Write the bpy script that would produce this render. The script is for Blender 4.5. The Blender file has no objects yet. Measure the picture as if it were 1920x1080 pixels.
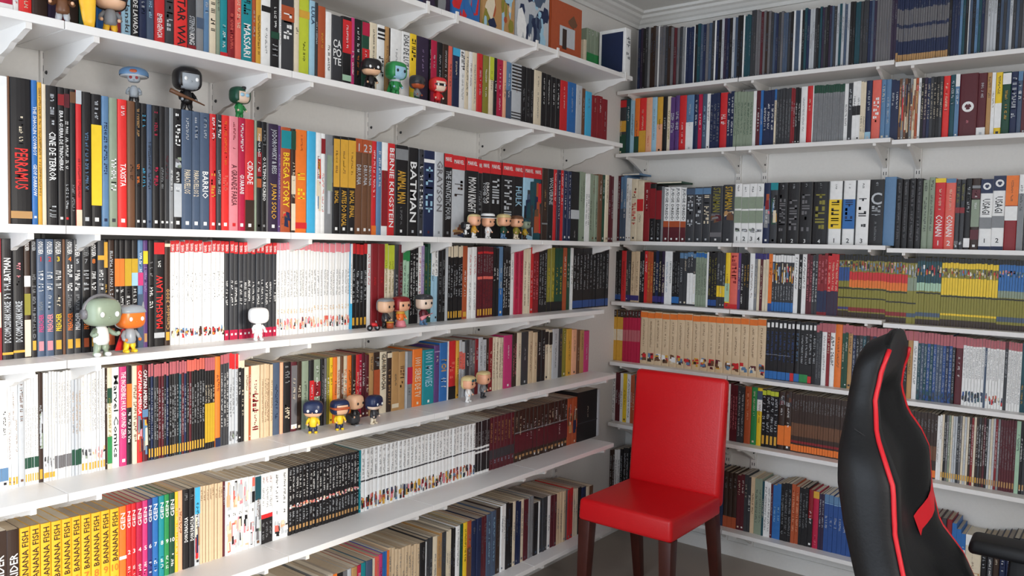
import bpy, bmesh, math, random
from mathutils import Matrix, Vector
random.seed(7)
SC = bpy.context.scene
COL = SC.collection

# ------------------------------------------------------------------ camera
F = 1512.87                                    # focal length in pixels of a 1920 wide frame
CAM = Vector((2.112, -3.70, 1.481))
RT = Vector((0.78665765, 0.61698279, 0.02240481))
DN = Vector((0.05094363, -0.02870213, -0.998289))
FW = Vector((-0.61528407, 0.78645307, -0.05401009))
cd = bpy.data.cameras.new('camera'); cd.sensor_width = 36.0; cd.lens = F / 1920 * 36; cd.clip_start = .05
co = bpy.data.objects.new('camera', cd); COL.objects.link(co)
m = Matrix.Identity(4)
for i in range(3):
    m[i][0] = RT[i]; m[i][1] = -DN[i]; m[i][2] = -FW[i]; m[i][3] = CAM[i]
co.matrix_world = m
SC.camera = co

# ------------------------------------------------------------------ light and exposure
SC.view_settings.view_transform = 'Standard'
SC.view_settings.look = 'None'
SC.view_settings.gamma = 1
SC.view_settings.use_curve_mapping = False
SC.view_settings.exposure = 0.12
w = bpy.data.worlds.new('world'); SC.world = w; w.use_nodes = True
w.node_tree.nodes['Background'].inputs[0].default_value = (.62, .74, .95, 1)
w.node_tree.nodes['Background'].inputs[1].default_value = 1.2
def area(name, loc, rot, sx, sy, power, col):
    l = bpy.data.lights.new(name, 'AREA'); l.shape = 'RECTANGLE'; l.size = sx; l.size_y = sy
    l.energy = power; l.color = col
    o = bpy.data.objects.new(name, l); COL.objects.link(o); o.location = loc; o.rotation_euler = rot
    return o
# daylight in the balcony door of the wall behind the camera, and in the window of the side wall
area('balcony_door_daylight_offscreen', (1.05, -4.57, 1.28), (math.radians(90), 0, 0), 1.7, 2.1, 35, (.80, .90, 1.0))
area('window_right_daylight_offscreen', (3.62, -3.25, 1.45), (math.radians(90), 0, math.radians(90)), 1.5, 1.4, 46, (1.0, .955, .89))
sl = bpy.data.lights.new('low_sun_offscreen', 'SUN'); sl.energy = 2.3; sl.angle = math.radians(7); sl.color = (1.0, .92, .80)
so = bpy.data.objects.new('low_sun_offscreen', sl); COL.objects.link(so); so.location = (5, -3.6, 2.4)
so.rotation_euler = Vector((-3.5, .42, -.55)).to_track_quat('-Z', 'Y').to_euler()

# ------------------------------------------------------------------ pixel helpers
def u_to_t(u, P0, D):
    a = (u - 960) / F
    q = P0 - CAM
    n = RT - a * FW
    return -n.dot(q) / n.dot(D)
def v_to_t(v, P0, D):
    a = (v - 540) / F
    n = DN - a * FW
    return -n.dot(P0 - CAM) / n.dot(D)
def proj(P):
    q = Vector(P) - CAM
    z = q.dot(FW)
    return 960 + F * q.dot(RT) / z, 540 + F * q.dot(DN) / z, z
def at_z(u, v, z):
    d = RT * ((u - 960) / F) + DN * ((v - 540) / F) + FW
    return CAM + d * ((z - CAM.z) / d.z)
def at_x(u, v, x):
    d = RT * ((u - 960) / F) + DN * ((v - 540) / F) + FW
    return CAM + d * ((x - CAM.x) / d.x)
def at_y(u, v, y):
    d = RT * ((u - 960) / F) + DN * ((v - 540) / F) + FW
    return CAM + d * ((y - CAM.y) / d.y)

# ------------------------------------------------------------------ materials
PAL = {  # sRGB
 'black': '1d1b1d', 'dark_grey': '3a3b3f', 'grey': '85878a', 'light_grey': 'bfc3c8', 'white': 'efefee', 'cream': 'e3d5bb',
 'beige': 'd8bf9d', 'tan': 'b98f5c', 'brown': '6e4a33', 'dark_brown': '38271f', 'maroon': '5a1f28', 'dark_red': '8a1f26',
 'red': 'cf2a2e', 'bright_red': 'e3322f', 'crimson': 'b81f45', 'pink': 'e58a94', 'salmon': 'e46a5c', 'magenta': 'c93a77',
 'orange': 'ec7a2e', 'rust': 'b0532f', 'gold': 'd9a53c', 'yellow': 'f2cc2f', 'mustard': 'c5a02b', 'olive': '8b8432',
 'lime': 'c4cf3a', 'green': '2f8a4c', 'dark_green': '1f4a38', 'grey_green': '8d9a86', 'pale_green': 'a9cbb0', 'teal': '1d8a94',
 'dark_teal': '1c4a55', 'sky_blue': '46b0dc', 'light_blue': '9fc7dd', 'blue': '2f6cb0', 'steel_blue': '5f83a8', 'navy': '1f2a4c',
 'slate': '4a5a72', 'indigo': '3b3576', 'purple': '5c3f78', 'dark_purple': '33263f', 'lilac': 'a58fb8', 'peach': 'edb08c',
 'rose': 'b8646b', 'page': 'cdbca4', 'page_pale': 'e0d6c4', 'page_grey': 'b9aea1', 'skin': 'e2b491', 'pale_skin': 'ead0bb', 'silver': '9fa6ad',
 'blond': 'd9c48c', 'banana': 'f4bd31', 'smoke': '6f6d70', 'ink_blue': '2c4f8f',
}
def lin(h):
    v = [int(h[i:i + 2], 16) / 255 for i in (0, 2, 4)]
    return [c / 12.92 if c <= .04045 else ((c + .055) / 1.055) ** 2.4 for c in v] + [1]
MATS = {}
def mat(name, rough=.45, bump=.0, scale=60, var=.10, spec=.4):
    key = (name, rough, bump)
    if key in MATS: return MATS[key]
    m = bpy.data.materials.new('print_' + name if rough == .45 else name + '_finish'); m.use_nodes = True
    nt = m.node_tree; b = nt.nodes['Principled BSDF']
    b.inputs['Roughness'].default_value = rough
    b.inputs['Specular IOR Level'].default_value = spec
    c = lin(PAL[name])
    tc = nt.nodes.new('ShaderNodeTexCoord'); nz = nt.nodes.new('ShaderNodeTexNoise')
    nz.inputs['Scale'].default_value = scale; nz.inputs['Detail'].default_value = 3
    nt.links.new(tc.outputs['Object'], nz.inputs['Vector'])
    mx = nt.nodes.new('ShaderNodeMix'); mx.data_type = 'RGBA'
    mx.inputs['A'].default_value = [x * (1 - var) for x in c[:3]] + [1]
    mx.inputs['B'].default_value = [min(1, x * (1 + var)) for x in c[:3]] + [1]
    nt.links.new(nz.outputs['Fac'], mx.inputs['Factor'])
    nt.links.new(mx.outputs['Result'], b.inputs['Base Color'])
    if bump:
        bp = nt.nodes.new('ShaderNodeBump'); bp.inputs['Strength'].default_value = bump; bp.inputs['Distance'].default_value = .002
        nt.links.new(nz.outputs['Fac'], bp.inputs['Height']); nt.links.new(bp.outputs['Normal'], b.inputs['Normal'])
    MATS[key] = m
    return m
def pmat(name, rgb, rough, bump=.1, scale=40, var=.04, spec=.4, dist=.002):
    PAL[name] = rgb
    m = mat(name, rough, bump, scale, var, spec)
    return m
M_WALL = pmat('wall_paint', 'e4e2de', .85, .15, 90)
M_CEIL = pmat('ceiling_paint', 'e2e2e0', .9, .1, 60)
M_SHELF = pmat('shelf_laminate', 'eceae8', .38, .03, 25, .02)
M_RAIL = pmat('rail_enamel', 'e6e3df', .4, .02, 25, .02)
M_FLOOR = pmat('floor_stone', 'a89c90', .42, .05, 6, .06)
M_RED = pmat('red_leather', 'dc121b', .36, .25, 160, .05, .5)
M_WOOD = pmat('dark_wood', '4a2018', .4, .1, 30, .25)
M_BLK = pmat('black_leather', '0b0c0f', .48, .2, 140, .08, .35)
M_PIPE = pmat('red_piping', 'd01c28', .4, .05, 60)
M_PLASTIC = pmat('black_plastic', '17181b', .5, .05, 60)
M_METAL = pmat('dark_metal', '2a2a2d', .35, .02, 60)

# ------------------------------------------------------------------ object helpers
def mesh_obj(name, verts, faces, material, parent=None, smooth=False, idx=None, mats=None):
    me = bpy.data.meshes.new(name); me.from_pydata(verts, [], faces)
    for x in (mats or [material]): me.materials.append(x)
    if idx: me.polygons.foreach_set('material_index', idx)
    if smooth: me.polygons.foreach_set('use_smooth', [True] * len(me.polygons))
    me.update()
    o = bpy.data.objects.new(name, me); COL.objects.link(o)
    if parent: o.parent = parent
    return o
def bm_obj(name, bm, material, parent=None, smooth=False):
    me = bpy.data.meshes.new(name); bm.to_mesh(me); bm.free(); me.materials.append(material)
    if smooth: me.polygons.foreach_set('use_smooth', [True] * len(me.polygons))
    o = bpy.data.objects.new(name, me); COL.objects.link(o)
    if parent: o.parent = parent
    return o
def empty(name, loc, rz=0):
    o = bpy.data.objects.new(name, None); COL.objects.link(o); o.location = loc; o.rotation_euler = (0, 0, rz); o.empty_display_size = .05
    return o
def tag(o, label, cat, group=None):
    o['label'] = label; o['category'] = cat
    if group: o['group'] = group
    return o
def boxg(x0, x1, y0, y1, z0, z1):
    v = [(x0, y0, z0), (x1, y0, z0), (x1, y1, z0), (x0, y1, z0), (x0, y0, z1), (x1, y0, z1), (x1, y1, z1), (x0, y1, z1)]
    f = [(0, 3, 2, 1), (4, 5, 6, 7), (0, 1, 5, 4), (1, 2, 6, 5), (2, 3, 7, 6), (3, 0, 4, 7)]
    return v, f
def prism(pts, y0, y1):
    """profile in x,z swept along y"""
    n = len(pts)
    v = [(p[0], y0, p[1]) for p in pts] + [(p[0], y1, p[1]) for p in pts]
    f = [tuple(range(n)), tuple(range(2 * n - 1, n - 1, -1))]
    f += [(i, i + n, (i + 1) % n + n, (i + 1) % n) for i in range(n)]
    return v, f
def fix(o):
    bm = bmesh.new(); bm.from_mesh(o.data); bmesh.ops.recalc_face_normals(bm, faces=bm.faces); bm.to_mesh(o.data); bm.free()
    return o
def bbox_obj(name, b, material, parent=None, bevel=.0, seg=2):
    v, f = boxg(*b)
    o = mesh_obj(name, v, f, material, parent)
    if bevel:
        md = o.modifiers.new('b', 'BEVEL'); md.width = bevel; md.segments = seg; md.limit_method = 'NONE'
    return o

# ------------------------------------------------------------------ the room
XR, YF, ZC = 3.5, -4.45, 2.665
def struct(o):
    o['kind'] = 'structure'; return o
struct(bbox_obj('floor', (-.1, XR + .1, YF - .1, .1, -.1, 0), M_FLOOR))
struct(bbox_obj('ceiling', (-.1, XR + .1, YF - .1, .1, ZC, ZC + .1), M_CEIL))
struct(bbox_obj('wall_left', (-.1, 0, YF, .1, 0, ZC), M_WALL))
struct(bbox_obj('wall_back', (0, XR, 0, .1, 0, ZC), M_WALL))
def holed(name, along, a0, a1, h0, h1, z0, z1, pos, th):
    V, Fc = [], []
    for (p, q, r, s) in [(a0, h0, 0, ZC), (h1, a1, 0, ZC), (h0, h1, 0, z0), (h0, h1, z1, ZC)]:
        if s - r < .001: continue
        b = (p, q, pos, pos + th, r, s) if along == 'x' else (pos, pos + th, p, q, r, s)
        v, f = boxg(*b); k = len(V); V += v; Fc += [tuple(i + k for i in g) for g in f]
    return struct(mesh_obj(name, V, Fc, M_WALL))
holed('wall_front', 'x', 0, XR, .2, 1.9, .0, 2.35, YF - .1, .1)
holed('wall_right', 'y', YF, 0, -4.0, -2.5, .75, 2.15, XR, .1)
def frame(name, along, h0, h1, z0, z1, pos):
    t = empty(name, (0, 0, 0)); struct(t)
    def b(n, p, q, r, s):
        bb = (p, q, pos - .02, pos + .02, r, s) if along == 'x' else (pos - .02, pos + .02, p, q, r, s)
        bbox_obj(n, bb, M_SHELF, t)
    b('window_frame', h0, h0 + .05, z0, z1); b('window_frame', h1 - .05, h1, z0, z1)
    b('window_frame', h0, h1, z1 - .05, z1); b('window_frame', h0, h1, z0, z0 + .05)
    c = (h0 + h1) / 2; b('window_mullion', c - .03, c + .03, z0, z1)
frame('window_1', 'x', .2, 1.9, 0, 2.35, YF - .05)
frame('window_2', 'y', -4.0, -2.5, .75, 2.15, XR + .05)
# crown moulding: stepped cove profile (distance from wall, height)
CP = [(0, 2.595), (.012, 2.595), (.012, 2.612), (.024, 2.618), (.036, 2.63), (.05, 2.636), (.056, 2.648), (.075, 2.652), (.075, ZC), (0, ZC)]
v, f = prism(CP, YF, 0); struct(fix(mesh_obj('trim_1', v, f, M_CEIL)))
v, f = prism(CP, 0, XR); v = [(p[1], -p[0], p[2]) for p in v]; struct(fix(mesh_obj('trim_2', v, f, M_CEIL)))
BP = [(0, 0), (.014, 0), (.014, .06), (.008, .07), (0, .07)]
v, f = prism(BP, YF, -.014); struct(fix(mesh_obj('baseboard_left', v, f, M_WALL)))
v, f = prism(BP, 0, XR); v = [(p[1], -p[0], p[2]) for p in v]; struct(fix(mesh_obj('baseboard_back', v, f, M_WALL)))

# ------------------------------------------------------------------ shelves, brackets, rails
ORD = ['first', 'second', 'third', 'fourth', 'fifth', 'sixth', 'top']
LZ = [.215, .600, .912, 1.207, 1.500, 1.935, 2.238]     # shelf tops, sunlit wall, from the floor up
RZ = [.187, .593, .903, 1.207, 1.510, 1.942, 2.249]     # shelf tops, wall behind the red chair
DL, DB, TH = .277, .208, .018
LS = [-.585, -1.173, -1.756, -2.337, -2.92, -3.503]
RS = [.012, .638, 1.288, 1.938, 2.588]
# scalloped bracket outline of the sunlit wall (x, z below the board), with a small stop at its tip
BRL = [(.013, 0), (.013, -.088), (.022, -.090), (.045, -.084), (.066, -.073), (.092, -.069), (.112, -.063), (.13, -.052), (.155, -.047),
       (.176, -.041), (.196, -.031), (.222, -.027), (.245, -.019), (.262, -.014), (.272, -.013), (.272, 0)]
BRT = BRL[:-1] + [(.284, -.013), (.284, TH + .007), (.279, TH + .007), (.279, 0)]
BRR = [(.013, 0), (.013, -.082), (.02, -.084), (.05, -.066), (.12, -.034), (.17, -.015), (.2, -.010), (.2, 0)]
PLACE = ['next to the corner', 'second from the corner', 'third from the corner', 'fourth from the corner', 'fifth from the corner']
def make_brackets(name, prof, rot):
    v, f = prism(prof, -.006, .006)
    if rot: v = [(p[1], -p[0], p[2]) for p in v]
    o = fix(mesh_obj(name, v, f, M_RAIL)); me = o.data; bpy.data.objects.remove(o); return me
ME_L, ME_T, ME_R = make_brackets('bracket', BRL, 0), make_brackets('bracket', BRT, 0), make_brackets('bracket', BRR, 1)
bm = bmesh.new(); bmesh.ops.create_cone(bm, cap_ends=True, segments=10, radius1=.005, radius2=.0035, depth=.003)
so = bm_obj('screw', bm, M_METAL); ME_S = so.data; bpy.data.objects.remove(so)
def link_mesh(name, me, parent, loc, rot=(0, 0, 0)):
    o = bpy.data.objects.new(name, me); COL.objects.link(o); o.parent = parent; o.location = loc; o.rotation_euler = rot; return o
for k, z in enumerate(LZ):
    for i in range(5):
        if k == 3 and i == 0: y1 = -.70
        elif k == 6 and i == 0: y1 = -.515
        else: y1 = LS[i]
        y0 = LS[i + 1]
        t = empty('wall_shelf', (0, (y0 + y1) / 2, z)); L = y1 - y0 - .0015
        bbox_obj('board', (.014, DL, -L / 2, L / 2, -TH, 0), M_SHELF, t, .0012)
        for s in (-1, 1):
            br = link_mesh('bracket', ME_T if k == 6 else ME_L, t, (0, s * (L / 2 - .068), -TH))
            link_mesh('screw', ME_S, br, (.03, -.0075, -.052), (math.radians(90), 0, 0))
        tag(t, 'white shelf with scalloped brackets, %s shelf%s, sunlit wall, %s' % (ORD[k], '' if k == 6 else ' up', PLACE[i]), 'shelf', 'white shelves on the sunlit wall')
for k, z in enumerate(RZ):
    for i in range(4):
        x0, x1 = RS[i], RS[i + 1]
        t = empty('wall_shelf', ((x0 + x1) / 2, 0, z - (.010 if i >= 2 else 0))); L = x1 - x0 - (.004 if i < 2 else .006)
        bbox_obj('board', (-L / 2, L / 2, -DB, -.014, -TH, 0), M_SHELF, t, .0012)
        for s in (-1, 1):
            br = link_mesh('bracket', ME_R, t, (s * (L / 2 - .062), 0, -TH))
            link_mesh('screw', ME_S, br, (.0075, -.03, -.05), (0, math.radians(90), 0))
        tag(t, 'white shelf with slanted brackets, %s shelf%s, red chair wall, %s' % (ORD[k], '' if k == 6 else ' up', PLACE[i]), 'shelf', 'white shelves on the red chair wall')
RN = ['first', 'second', 'third', 'fourth', 'fifth', 'sixth', 'seventh', 'eighth', 'ninth', 'tenth']
def rail(x, y, rot, i):
    w_, d = .012, .012
    v = []; f = []
    V, Fc = boxg(0, d, -w_, w_, .07, 2.42)
    o = mesh_obj('wall_rail', V, Fc, M_RAIL); o.location = (x, y, 0)
    if rot: o.rotation_euler = (0, 0, math.radians(-90))
    v, f = [], []
    z = .1
    while z < 2.4:
        for s in (-.005, .005):
            a, b = boxg(d, d + .0004, s - .0015, s + .0015, z, z + .014); k = len(v); v += a; f += [tuple(j + k for j in q) for q in b]
        z += .03
    sl = mesh_obj('slot', v, f, M_METAL, o); sl['kind'] = 'stuff'
    tag(o, 'slotted white upright bracket rail, %s from the corner, %s wall' % (RN[i], 'red-chair' if rot else 'sunlit'),
        'rail', 'slotted rails on the ' + ('red chair wall' if rot else 'sunlit wall'))
for i in range(5):
    c = (LS[i] + LS[i + 1]) / 2; L = LS[i] - LS[i + 1] - .0015
    for s in (-1, 1): rail(0, c - s * (L / 2 - .068), 0, 2 * i + (s + 1) // 2)
for i in range(4):
    c = (RS[i] + RS[i + 1]) / 2; L = RS[i + 1] - RS[i] - .004
    for s in (-1, 1): rail(c + s * (L / 2 - .062), 0, 1, 2 * i + (s + 1) // 2)

# ------------------------------------------------------------------ books
PALS = {
 'art': ['dark_red', 'navy', 'steel_blue', 'cream', 'rust', 'black', 'pink', 'grey', 'dark_green', 'gold'],
 'warmart': ['rust', 'brown', 'cream', 'red', 'navy', 'tan'],
 'pinkart': ['pink', 'white', 'cream', 'salmon', 'black', 'light_grey', 'peach'],
 'heroart': ['maroon', 'steel_blue', 'red', 'gold', 'cream', 'brown', 'white', 'dark_brown'],
 'whites': ['white', 'white', 'white', 'light_grey', 'cream'],
 'greys': ['grey', 'smoke', 'dark_grey', 'grey_green', 'light_grey'],
 'darks': ['black', 'black', 'dark_grey', 'navy', 'dark_brown', 'dark_purple'],
 'marvel': ['black', 'black', 'dark_grey', 'black', 'navy', 'maroon', 'dark_teal'],
 'mix': ['black', 'dark_grey', 'maroon', 'cream', 'navy', 'dark_red', 'grey', 'rust', 'black', 'dark_teal', 'white', 'tan'],
 'old': ['cream', 'tan', 'brown', 'beige', 'dark_brown', 'grey', 'rust', 'cream'],
 'mags': ['dark_teal', 'navy', 'slate', 'dark_grey', 'black', 'smoke', 'navy', 'dark_purple', 'black', 'steel_blue', 'black', 'dark_grey', 'light_grey'],  # magazine covers; the bluish cast is haze put into the colours
 'magbrown': ['smoke', 'brown', 'dark_grey', 'grey', 'maroon', 'dark_brown', 'smoke'],
 'album': ['cream', 'black', 'dark_grey', 'page_pale', 'white', 'maroon', 'navy', 'cream', 'grey', 'brown'],
 'dullmix': ['dark_grey', 'smoke', 'grey', 'black', 'maroon', 'light_grey', 'dark_brown', 'cream', 'grey_green', 'dark_red'],
 'blueb': ['navy', 'slate', 'ink_blue', 'dark_grey', 'black', 'dark_teal'],
}
# one row for each shelf.  "u_end colour options ;": u_end = right edge of the spine in photo pixels.
# T:text:ink:f0:f1[:dir] lettering, P:ink:f0:f1 small lettering, B:colour:f0:f1 band, A:palette:f0:f1 printed picture, M:ink mark, xN repeats
ROWS = [
dict(k='L', s=5, plane=.165, u0=-70, noun='book', cat='book', hard=1, prof=[(0, -112), (200, -80), (400, -38), (560, -6), (591, 3), (611, 17), (622, 28), (661, 33), (707, 45), (733, 53), (769, 62), (819, 78), (863, 93), (904, 102), (931, 110), (959, 118), (978, 122), (1015, 135), (1050, 150), (1080, 157), (1109, 176), (1139, 187)], data="""
-40 navy ; -12 tan ; 26 crimson B:white:.93:1 ; 37 white P:red:.5:.9 ; 61 bright_red P:cream:.5:.95 ; 91 dark_brown ; 107 dark_purple ; 128 maroon ; 150 dark_brown ; 165 dark_green ; 182 black ; 207 blue ; 229 dark_red ;
247 light_blue T:polanski:dark_grey:.40:.97 ; 261 black T:MAR_DE_LAVADA:white:.30:.97 ; 276 navy P:light_grey:.5:.7 ; 291 slate P:light_blue:.3:.72 ; 310 red T:EMERGÊNCIA:white:.62:.95 ; 328 dark_grey G:light_grey:.42:.86 ;
353 bright_red T:STAR_WARS:black:.28:1 ; 369 dark_grey T:STEPHEN:light_grey:.55:.78 T:KING:white:.79:.94 B:dark_red:.95:1 ; 383 grey B:slate:.55:.7 ; 394 steel_blue ; 407 cream G:black:.3:.76 M:grey ; 414 grey_green ; 428 teal P:white:.55:.9 B:red:.95:1 ;
441 dark_red P:salmon:.4:.9 ; 453 salmon P:cream:.2:.6 ; 474 teal G:black:.18:.42 T:MASSARI:white:.50:.95 ; 481 rust ; 490 gold P:brown:.35:.9 ; 508 white P:grey:.5:.85 B:black:.21:.29 ; 524 black G:light_grey:.70:.88 P:white:.2:.5 B:dark_green:.53:.62 ; 527 white ;
552 dark_grey G:white:.25:.76 B:rust:.15:.35 ; 561 cream M:black P:black:.4:.5 ; 581 lime P:black:.55:.85 B:gold:.16:.26 ; 591 light_blue T:LULA:navy:.08:.32 ; 597 dark_grey ; 611 rust P:gold:.35:.6 ; 622 white P:black:.5:.9 ;
642 dark_grey T:CA:white:.37:.49:h T:PO:white:.51:.63:h T:TE:white:.65:.76:h ; 659 black B:red:.05:.55 P:white:.1:.5 B:pale_green:.88:.97 ; 665 magenta P:white:.5:.9 ; 679 black P:white:.1:.5 P:orange:.55:.9 ; 693 dark_green B:crimson:.02:.22 B:red:.42:.8 P:white:.45:.75 ; 707 cream P:black:.1:.7 ;
721 white B:black:.05:.1 B:black:.13:.16 B:black:.19:.22 G:black:.48:.85 ; 729 tan ; 732 dark_brown ; 753 white P:grey:.3:.7 ; 769 white T:DIAS_DE_LUTA:dark_grey:.05:.6 ; 781 yellow G:black:.08:.5 B:lime:.92:1 ; 805 dark_purple P:lilac:.2:.6 ; 807 black ; 819 crimson ; 829 black P:light_grey:.2:.7 ; 840 dark_brown P:light_grey:.1:.6 ; 848 salmon ; 862 navy B:sky_blue:.0:.13 ;
872 white G:black:.03:.35 P:grey:.4:.9 ; 879 cream P:dark_grey:.1:.8 ; 886 white P:brown:.2:.6 ; 894 cream P:grey:.2:.9 ; 904 red ; 905 black ; 917 olive ; 925 cream B:lime:0:.4 ; 931 black P:white:.4:.6 ; 943 crimson P:white:.1:.9 ; 949 peach ; 959 steel_blue B:slate:.5:1 ;
978 light_grey B:black:.03:.06 B:black:.09:.12 B:black:.15:.18 B:black:.21:.24 B:black:.27:.30 B:black:.33:.36 B:black:.39:.42 B:black:.45:.47 B:black:.86:.88 B:black:.91:.93 B:black:.96:.98 ; 1001 black x3 P:grey:.4:.9 ; 1015 cream P:dark_grey:.1:.3 P:grey:.4:.9 ; 1050 black x4 P:white:.1:.6 ; 1064 red P:white:.1:.6 ; 1080 blue ; 1091 light_grey P:brown:.1:.4 ; 1097 brown ; 1109 sky_blue ; 1139 dark_red x3 """),
dict(k='L', s=4, plane=.20, u0=-40, noun='hardcover', cat='book', hard=1, prof=[(0, 140), (17, 141), (22, 144), (62, 148), (89, 159), (144, 168), (223, 185), (290, 197), (342, 205), (395, 213), (431, 217), (461, 222), (503, 230), (545, 241), (576, 245), (625, 254), (667, 259), (697, 264), (741, 270), (793, 281), (831, 287), (903, 300), (962, 308), (1015, 315), (1086, 323), (1142, 329)], data="""
-20 grey ; 17 white P:red:.1:.16 ; 21 brown n ; 62 black T:PERRAMUS:bright_red:.48:.76 P:cream:.26:.46 B:tan:.91:.96 ; 73 blue T:THE_SHAOLIN_COWBOY:white:.18:.52 T:GEOF_DARROW:white:.58:.8 M:white ; 81 gold P:brown:.04:.8 ; 89 cream n ;
110 black T:CINE_DE_TERROR:white:.33:.68 P:light_grey:.06:.3 G:light_grey:.86:.96 ; 122 black T:ERA_A_GUERRA_DE_TRINCHEIRAS:white:.17:.6 B:dark_red:.05:.13 M:white ; 133 black B:maroon:.04:.14 P:white:.24:.6 P:light_grey:.7:.88 M:red ; 144 black B:brown:.02:.1 P:grey:.7:.9 ; 155 red B:light_grey:.0:.1 P:dark_red:.5:.8 B:cream:.88:1 ;
173 black P:steel_blue:.3:.75 M:light_grey ; 193 black B:yellow:.23:.84 P:light_grey:.05:.2 M:white ; 207 steel_blue P:navy:.2:.6 M:navy ; 223 grey_green G:white:.44:.74 M:dark_grey ; 240 bright_red T:TAXISTA:white:.5:.68 P:white:.05:.14 M:white ; 255 brown P:dark_brown:.5:.7 ;
266 black P:orange:.49:.69 P:tan:.05:.3 M:white ; 277 black P:sky_blue:.52:.68 P:sky_blue:.06:.2 M:white ; 287 slate P:black:.3:.7 M:navy ; 300 black G:crimson:.5:.66 P:crimson:.05:.25 M:white ; 310 black P:grey:.5:.68 M:white ; 319 dark_grey P:maroon:.4:.6 M:white ; 327 grey P:white:.5:.7 M:white ;
342 black G:white:.04:.34 A:greys:.4:.5 P:white:.52:.7 B:light_grey:.62:.9 M:white ; 361 slate T:PARACUELLOS:cream:.5:.7 P:light_grey:.05:.25 M:white ; 377 slate T:PARACUELLOS_2:cream:.5:.72 P:light_grey:.05:.25 M:white ; 395 slate T:BARRIO:white:.5:.73 P:light_grey:.04:.24 M:white ; 407 red G:gold:.46:.72 P:white:.03:.24 M:white ; 416 dark_grey P:light_grey:.48:.7 G:white:.03:.22 M:white ;
431 bright_red P:orange:.05:.45 G:salmon:.52:.66 M:white ; 448 pink T:A_GRANDE_FARSA:maroon:.42:.78 P:dark_red:.05:.3 M:red ; 461 crimson T:GUARANI:white:.5:.67 P:white:.05:.33 M:white ; 478 red T:CIDADE:white:.37:.58 B:dark_brown:.72:1 M:white ; 482 grey_green n ; 491 black B:tan:.06:.18 B:dark_red:.28:.5 B:rust:.52:.6 M:red ; 500 black T:O_ULTIMO_RECREIO:white:.32:.72 P:grey:.08:.24 M:grey ; 503 smoke n ;
522 dark_purple T:JODOROWSKY_&_BESS:light_grey:.05:.46 T:JUAN_SOLO:gold:.55:.88 M:white ; 527 purple ; 546 rust B:teal:.03:.2 T:BREGA_STORY:yellow:.24:.76 A:warmart:.78:.98 ; 554 dark_brown B:dark_green:.02:.2 B:cream:.45:.63 B:cream:.72:.98 ; 576 orange G:yellow:.42:.68 P:rust:.05:.22 B:red:.9:.96 ; 592 sky_blue n ; 602 white A:heroart:.25:.8 ; 610 white P:salmon:.4:.8 B:dark_red:.05:.2 ; 625 grey A:greys:.1:.97 ;
637 black B:gold:.03:.52 P:brown:.15:.4 T:INCAL:gold:.56:.69 M:white ; 652 black B:gold:.03:.52 P:brown:.15:.4 T:ANTES_DO_INCAL:gold:.55:.92 M:white ; 666 black B:gold:.03:.52 P:brown:.15:.4 T:INCAL_FINAL:gold:.55:.83 M:white ; 679 brown B:rust:0:.14 T:1:light_grey:.05:.13:h T:DRUUNA:light_grey:.27:.48 M:white ; 690 brown B:rust:0:.14 T:2:light_grey:.05:.13:h T:DRUUNA:light_grey:.27:.48 M:white ; 697 brown B:rust:0:.14 T:3:light_grey:.05:.13:h T:DRUUNA:light_grey:.27:.48 M:white ;
706 red P:white:.1:.6 B:orange:.9:1 ; 715 steel_blue P:white:.1:.5 ; 727 white B:dark_red:.3:.9 ; 741 red T:BERNIE_KRIGSTEIN:white:.05:.91 ; 765 black T:ANIMAL_MAN:gold:.28:.64 B:grey:.04:.16 P:grey:.68:.9 M:white ; 784 black T:BATMAN:white:.16:.84 M:light_grey ; 793 dark_grey G:white:.06:.8 M:white ; 814 navy G:light_blue:.18:.8 B:white:.10:.14 M:maroon ; 831 light_grey T:GRAYSON:smoke:.1:.7 M:grey ;
847 black B:red:0:.16 T:MARVEL:white:.04:.09:h T:THE_FANTASTIC_FOUR:light_grey:.2:.79 M:grey ; 872 light_grey B:red:0:.17 T:MARVEL:white:.05:.1:h G:dark_brown:.26:.55 A:warmart:.86:.98 ; 896 black B:red:0:.16 T:MARVEL:white:.04:.09:h T:MOON_KNIGHT:white:.24:.68 ; 903 black B:red:0:.17 T:MARVEL:white:.05:.1:h G:grey:.4:.66 ; 918 black B:red:0:.16 T:MARVEL:white:.04:.09:h T:TOMB_OF:light_grey:.28:.55 T:DRACULA:white:.28:.55 ; 939 black B:red:0:.16 T:MARVEL:white:.04:.09:h G:light_grey:.22:.7 ; 962 black B:red:0:.16 T:MARVEL:white:.04:.09:h G:light_grey:.22:.7 ; 980 black B:red:0:.16 T:MARVEL:white:.04:.09:h T:HULK:light_blue:.29:.56 P:steel_blue:.3:.55 ; 1000 light_blue B:red:0:.16 T:MARVEL:white:.04:.09:h A:blueb:.2:.95 ; 1015 dark_teal B:red:0:.16 T:MARVEL:white:.04:.09:h A:warmart:.2:.95 ;
1026 dark_brown P:tan:.3:.6 B:grey:.76:.78 ; 1037 black T:WOLVERINE:light_grey:.12:.5 M:grey ; 1043 red P:white:.05:.5 ; 1050 dark_purple P:white:.05:.7 ; 1056 red P:white:.05:.5 ; 1070 navy x2 P:white:.05:.7 M:white ; 1086 black B:light_grey:.55:.68 P:white:.85:.95 ; 1096 grey_green x2 ; 1104 white x2 P:black:.3:.8 ; 1120 grey_green x3 ; 1128 brown ; 1133 dark_green ; 1140 cream ; 1148 maroon x2 """),
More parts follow.
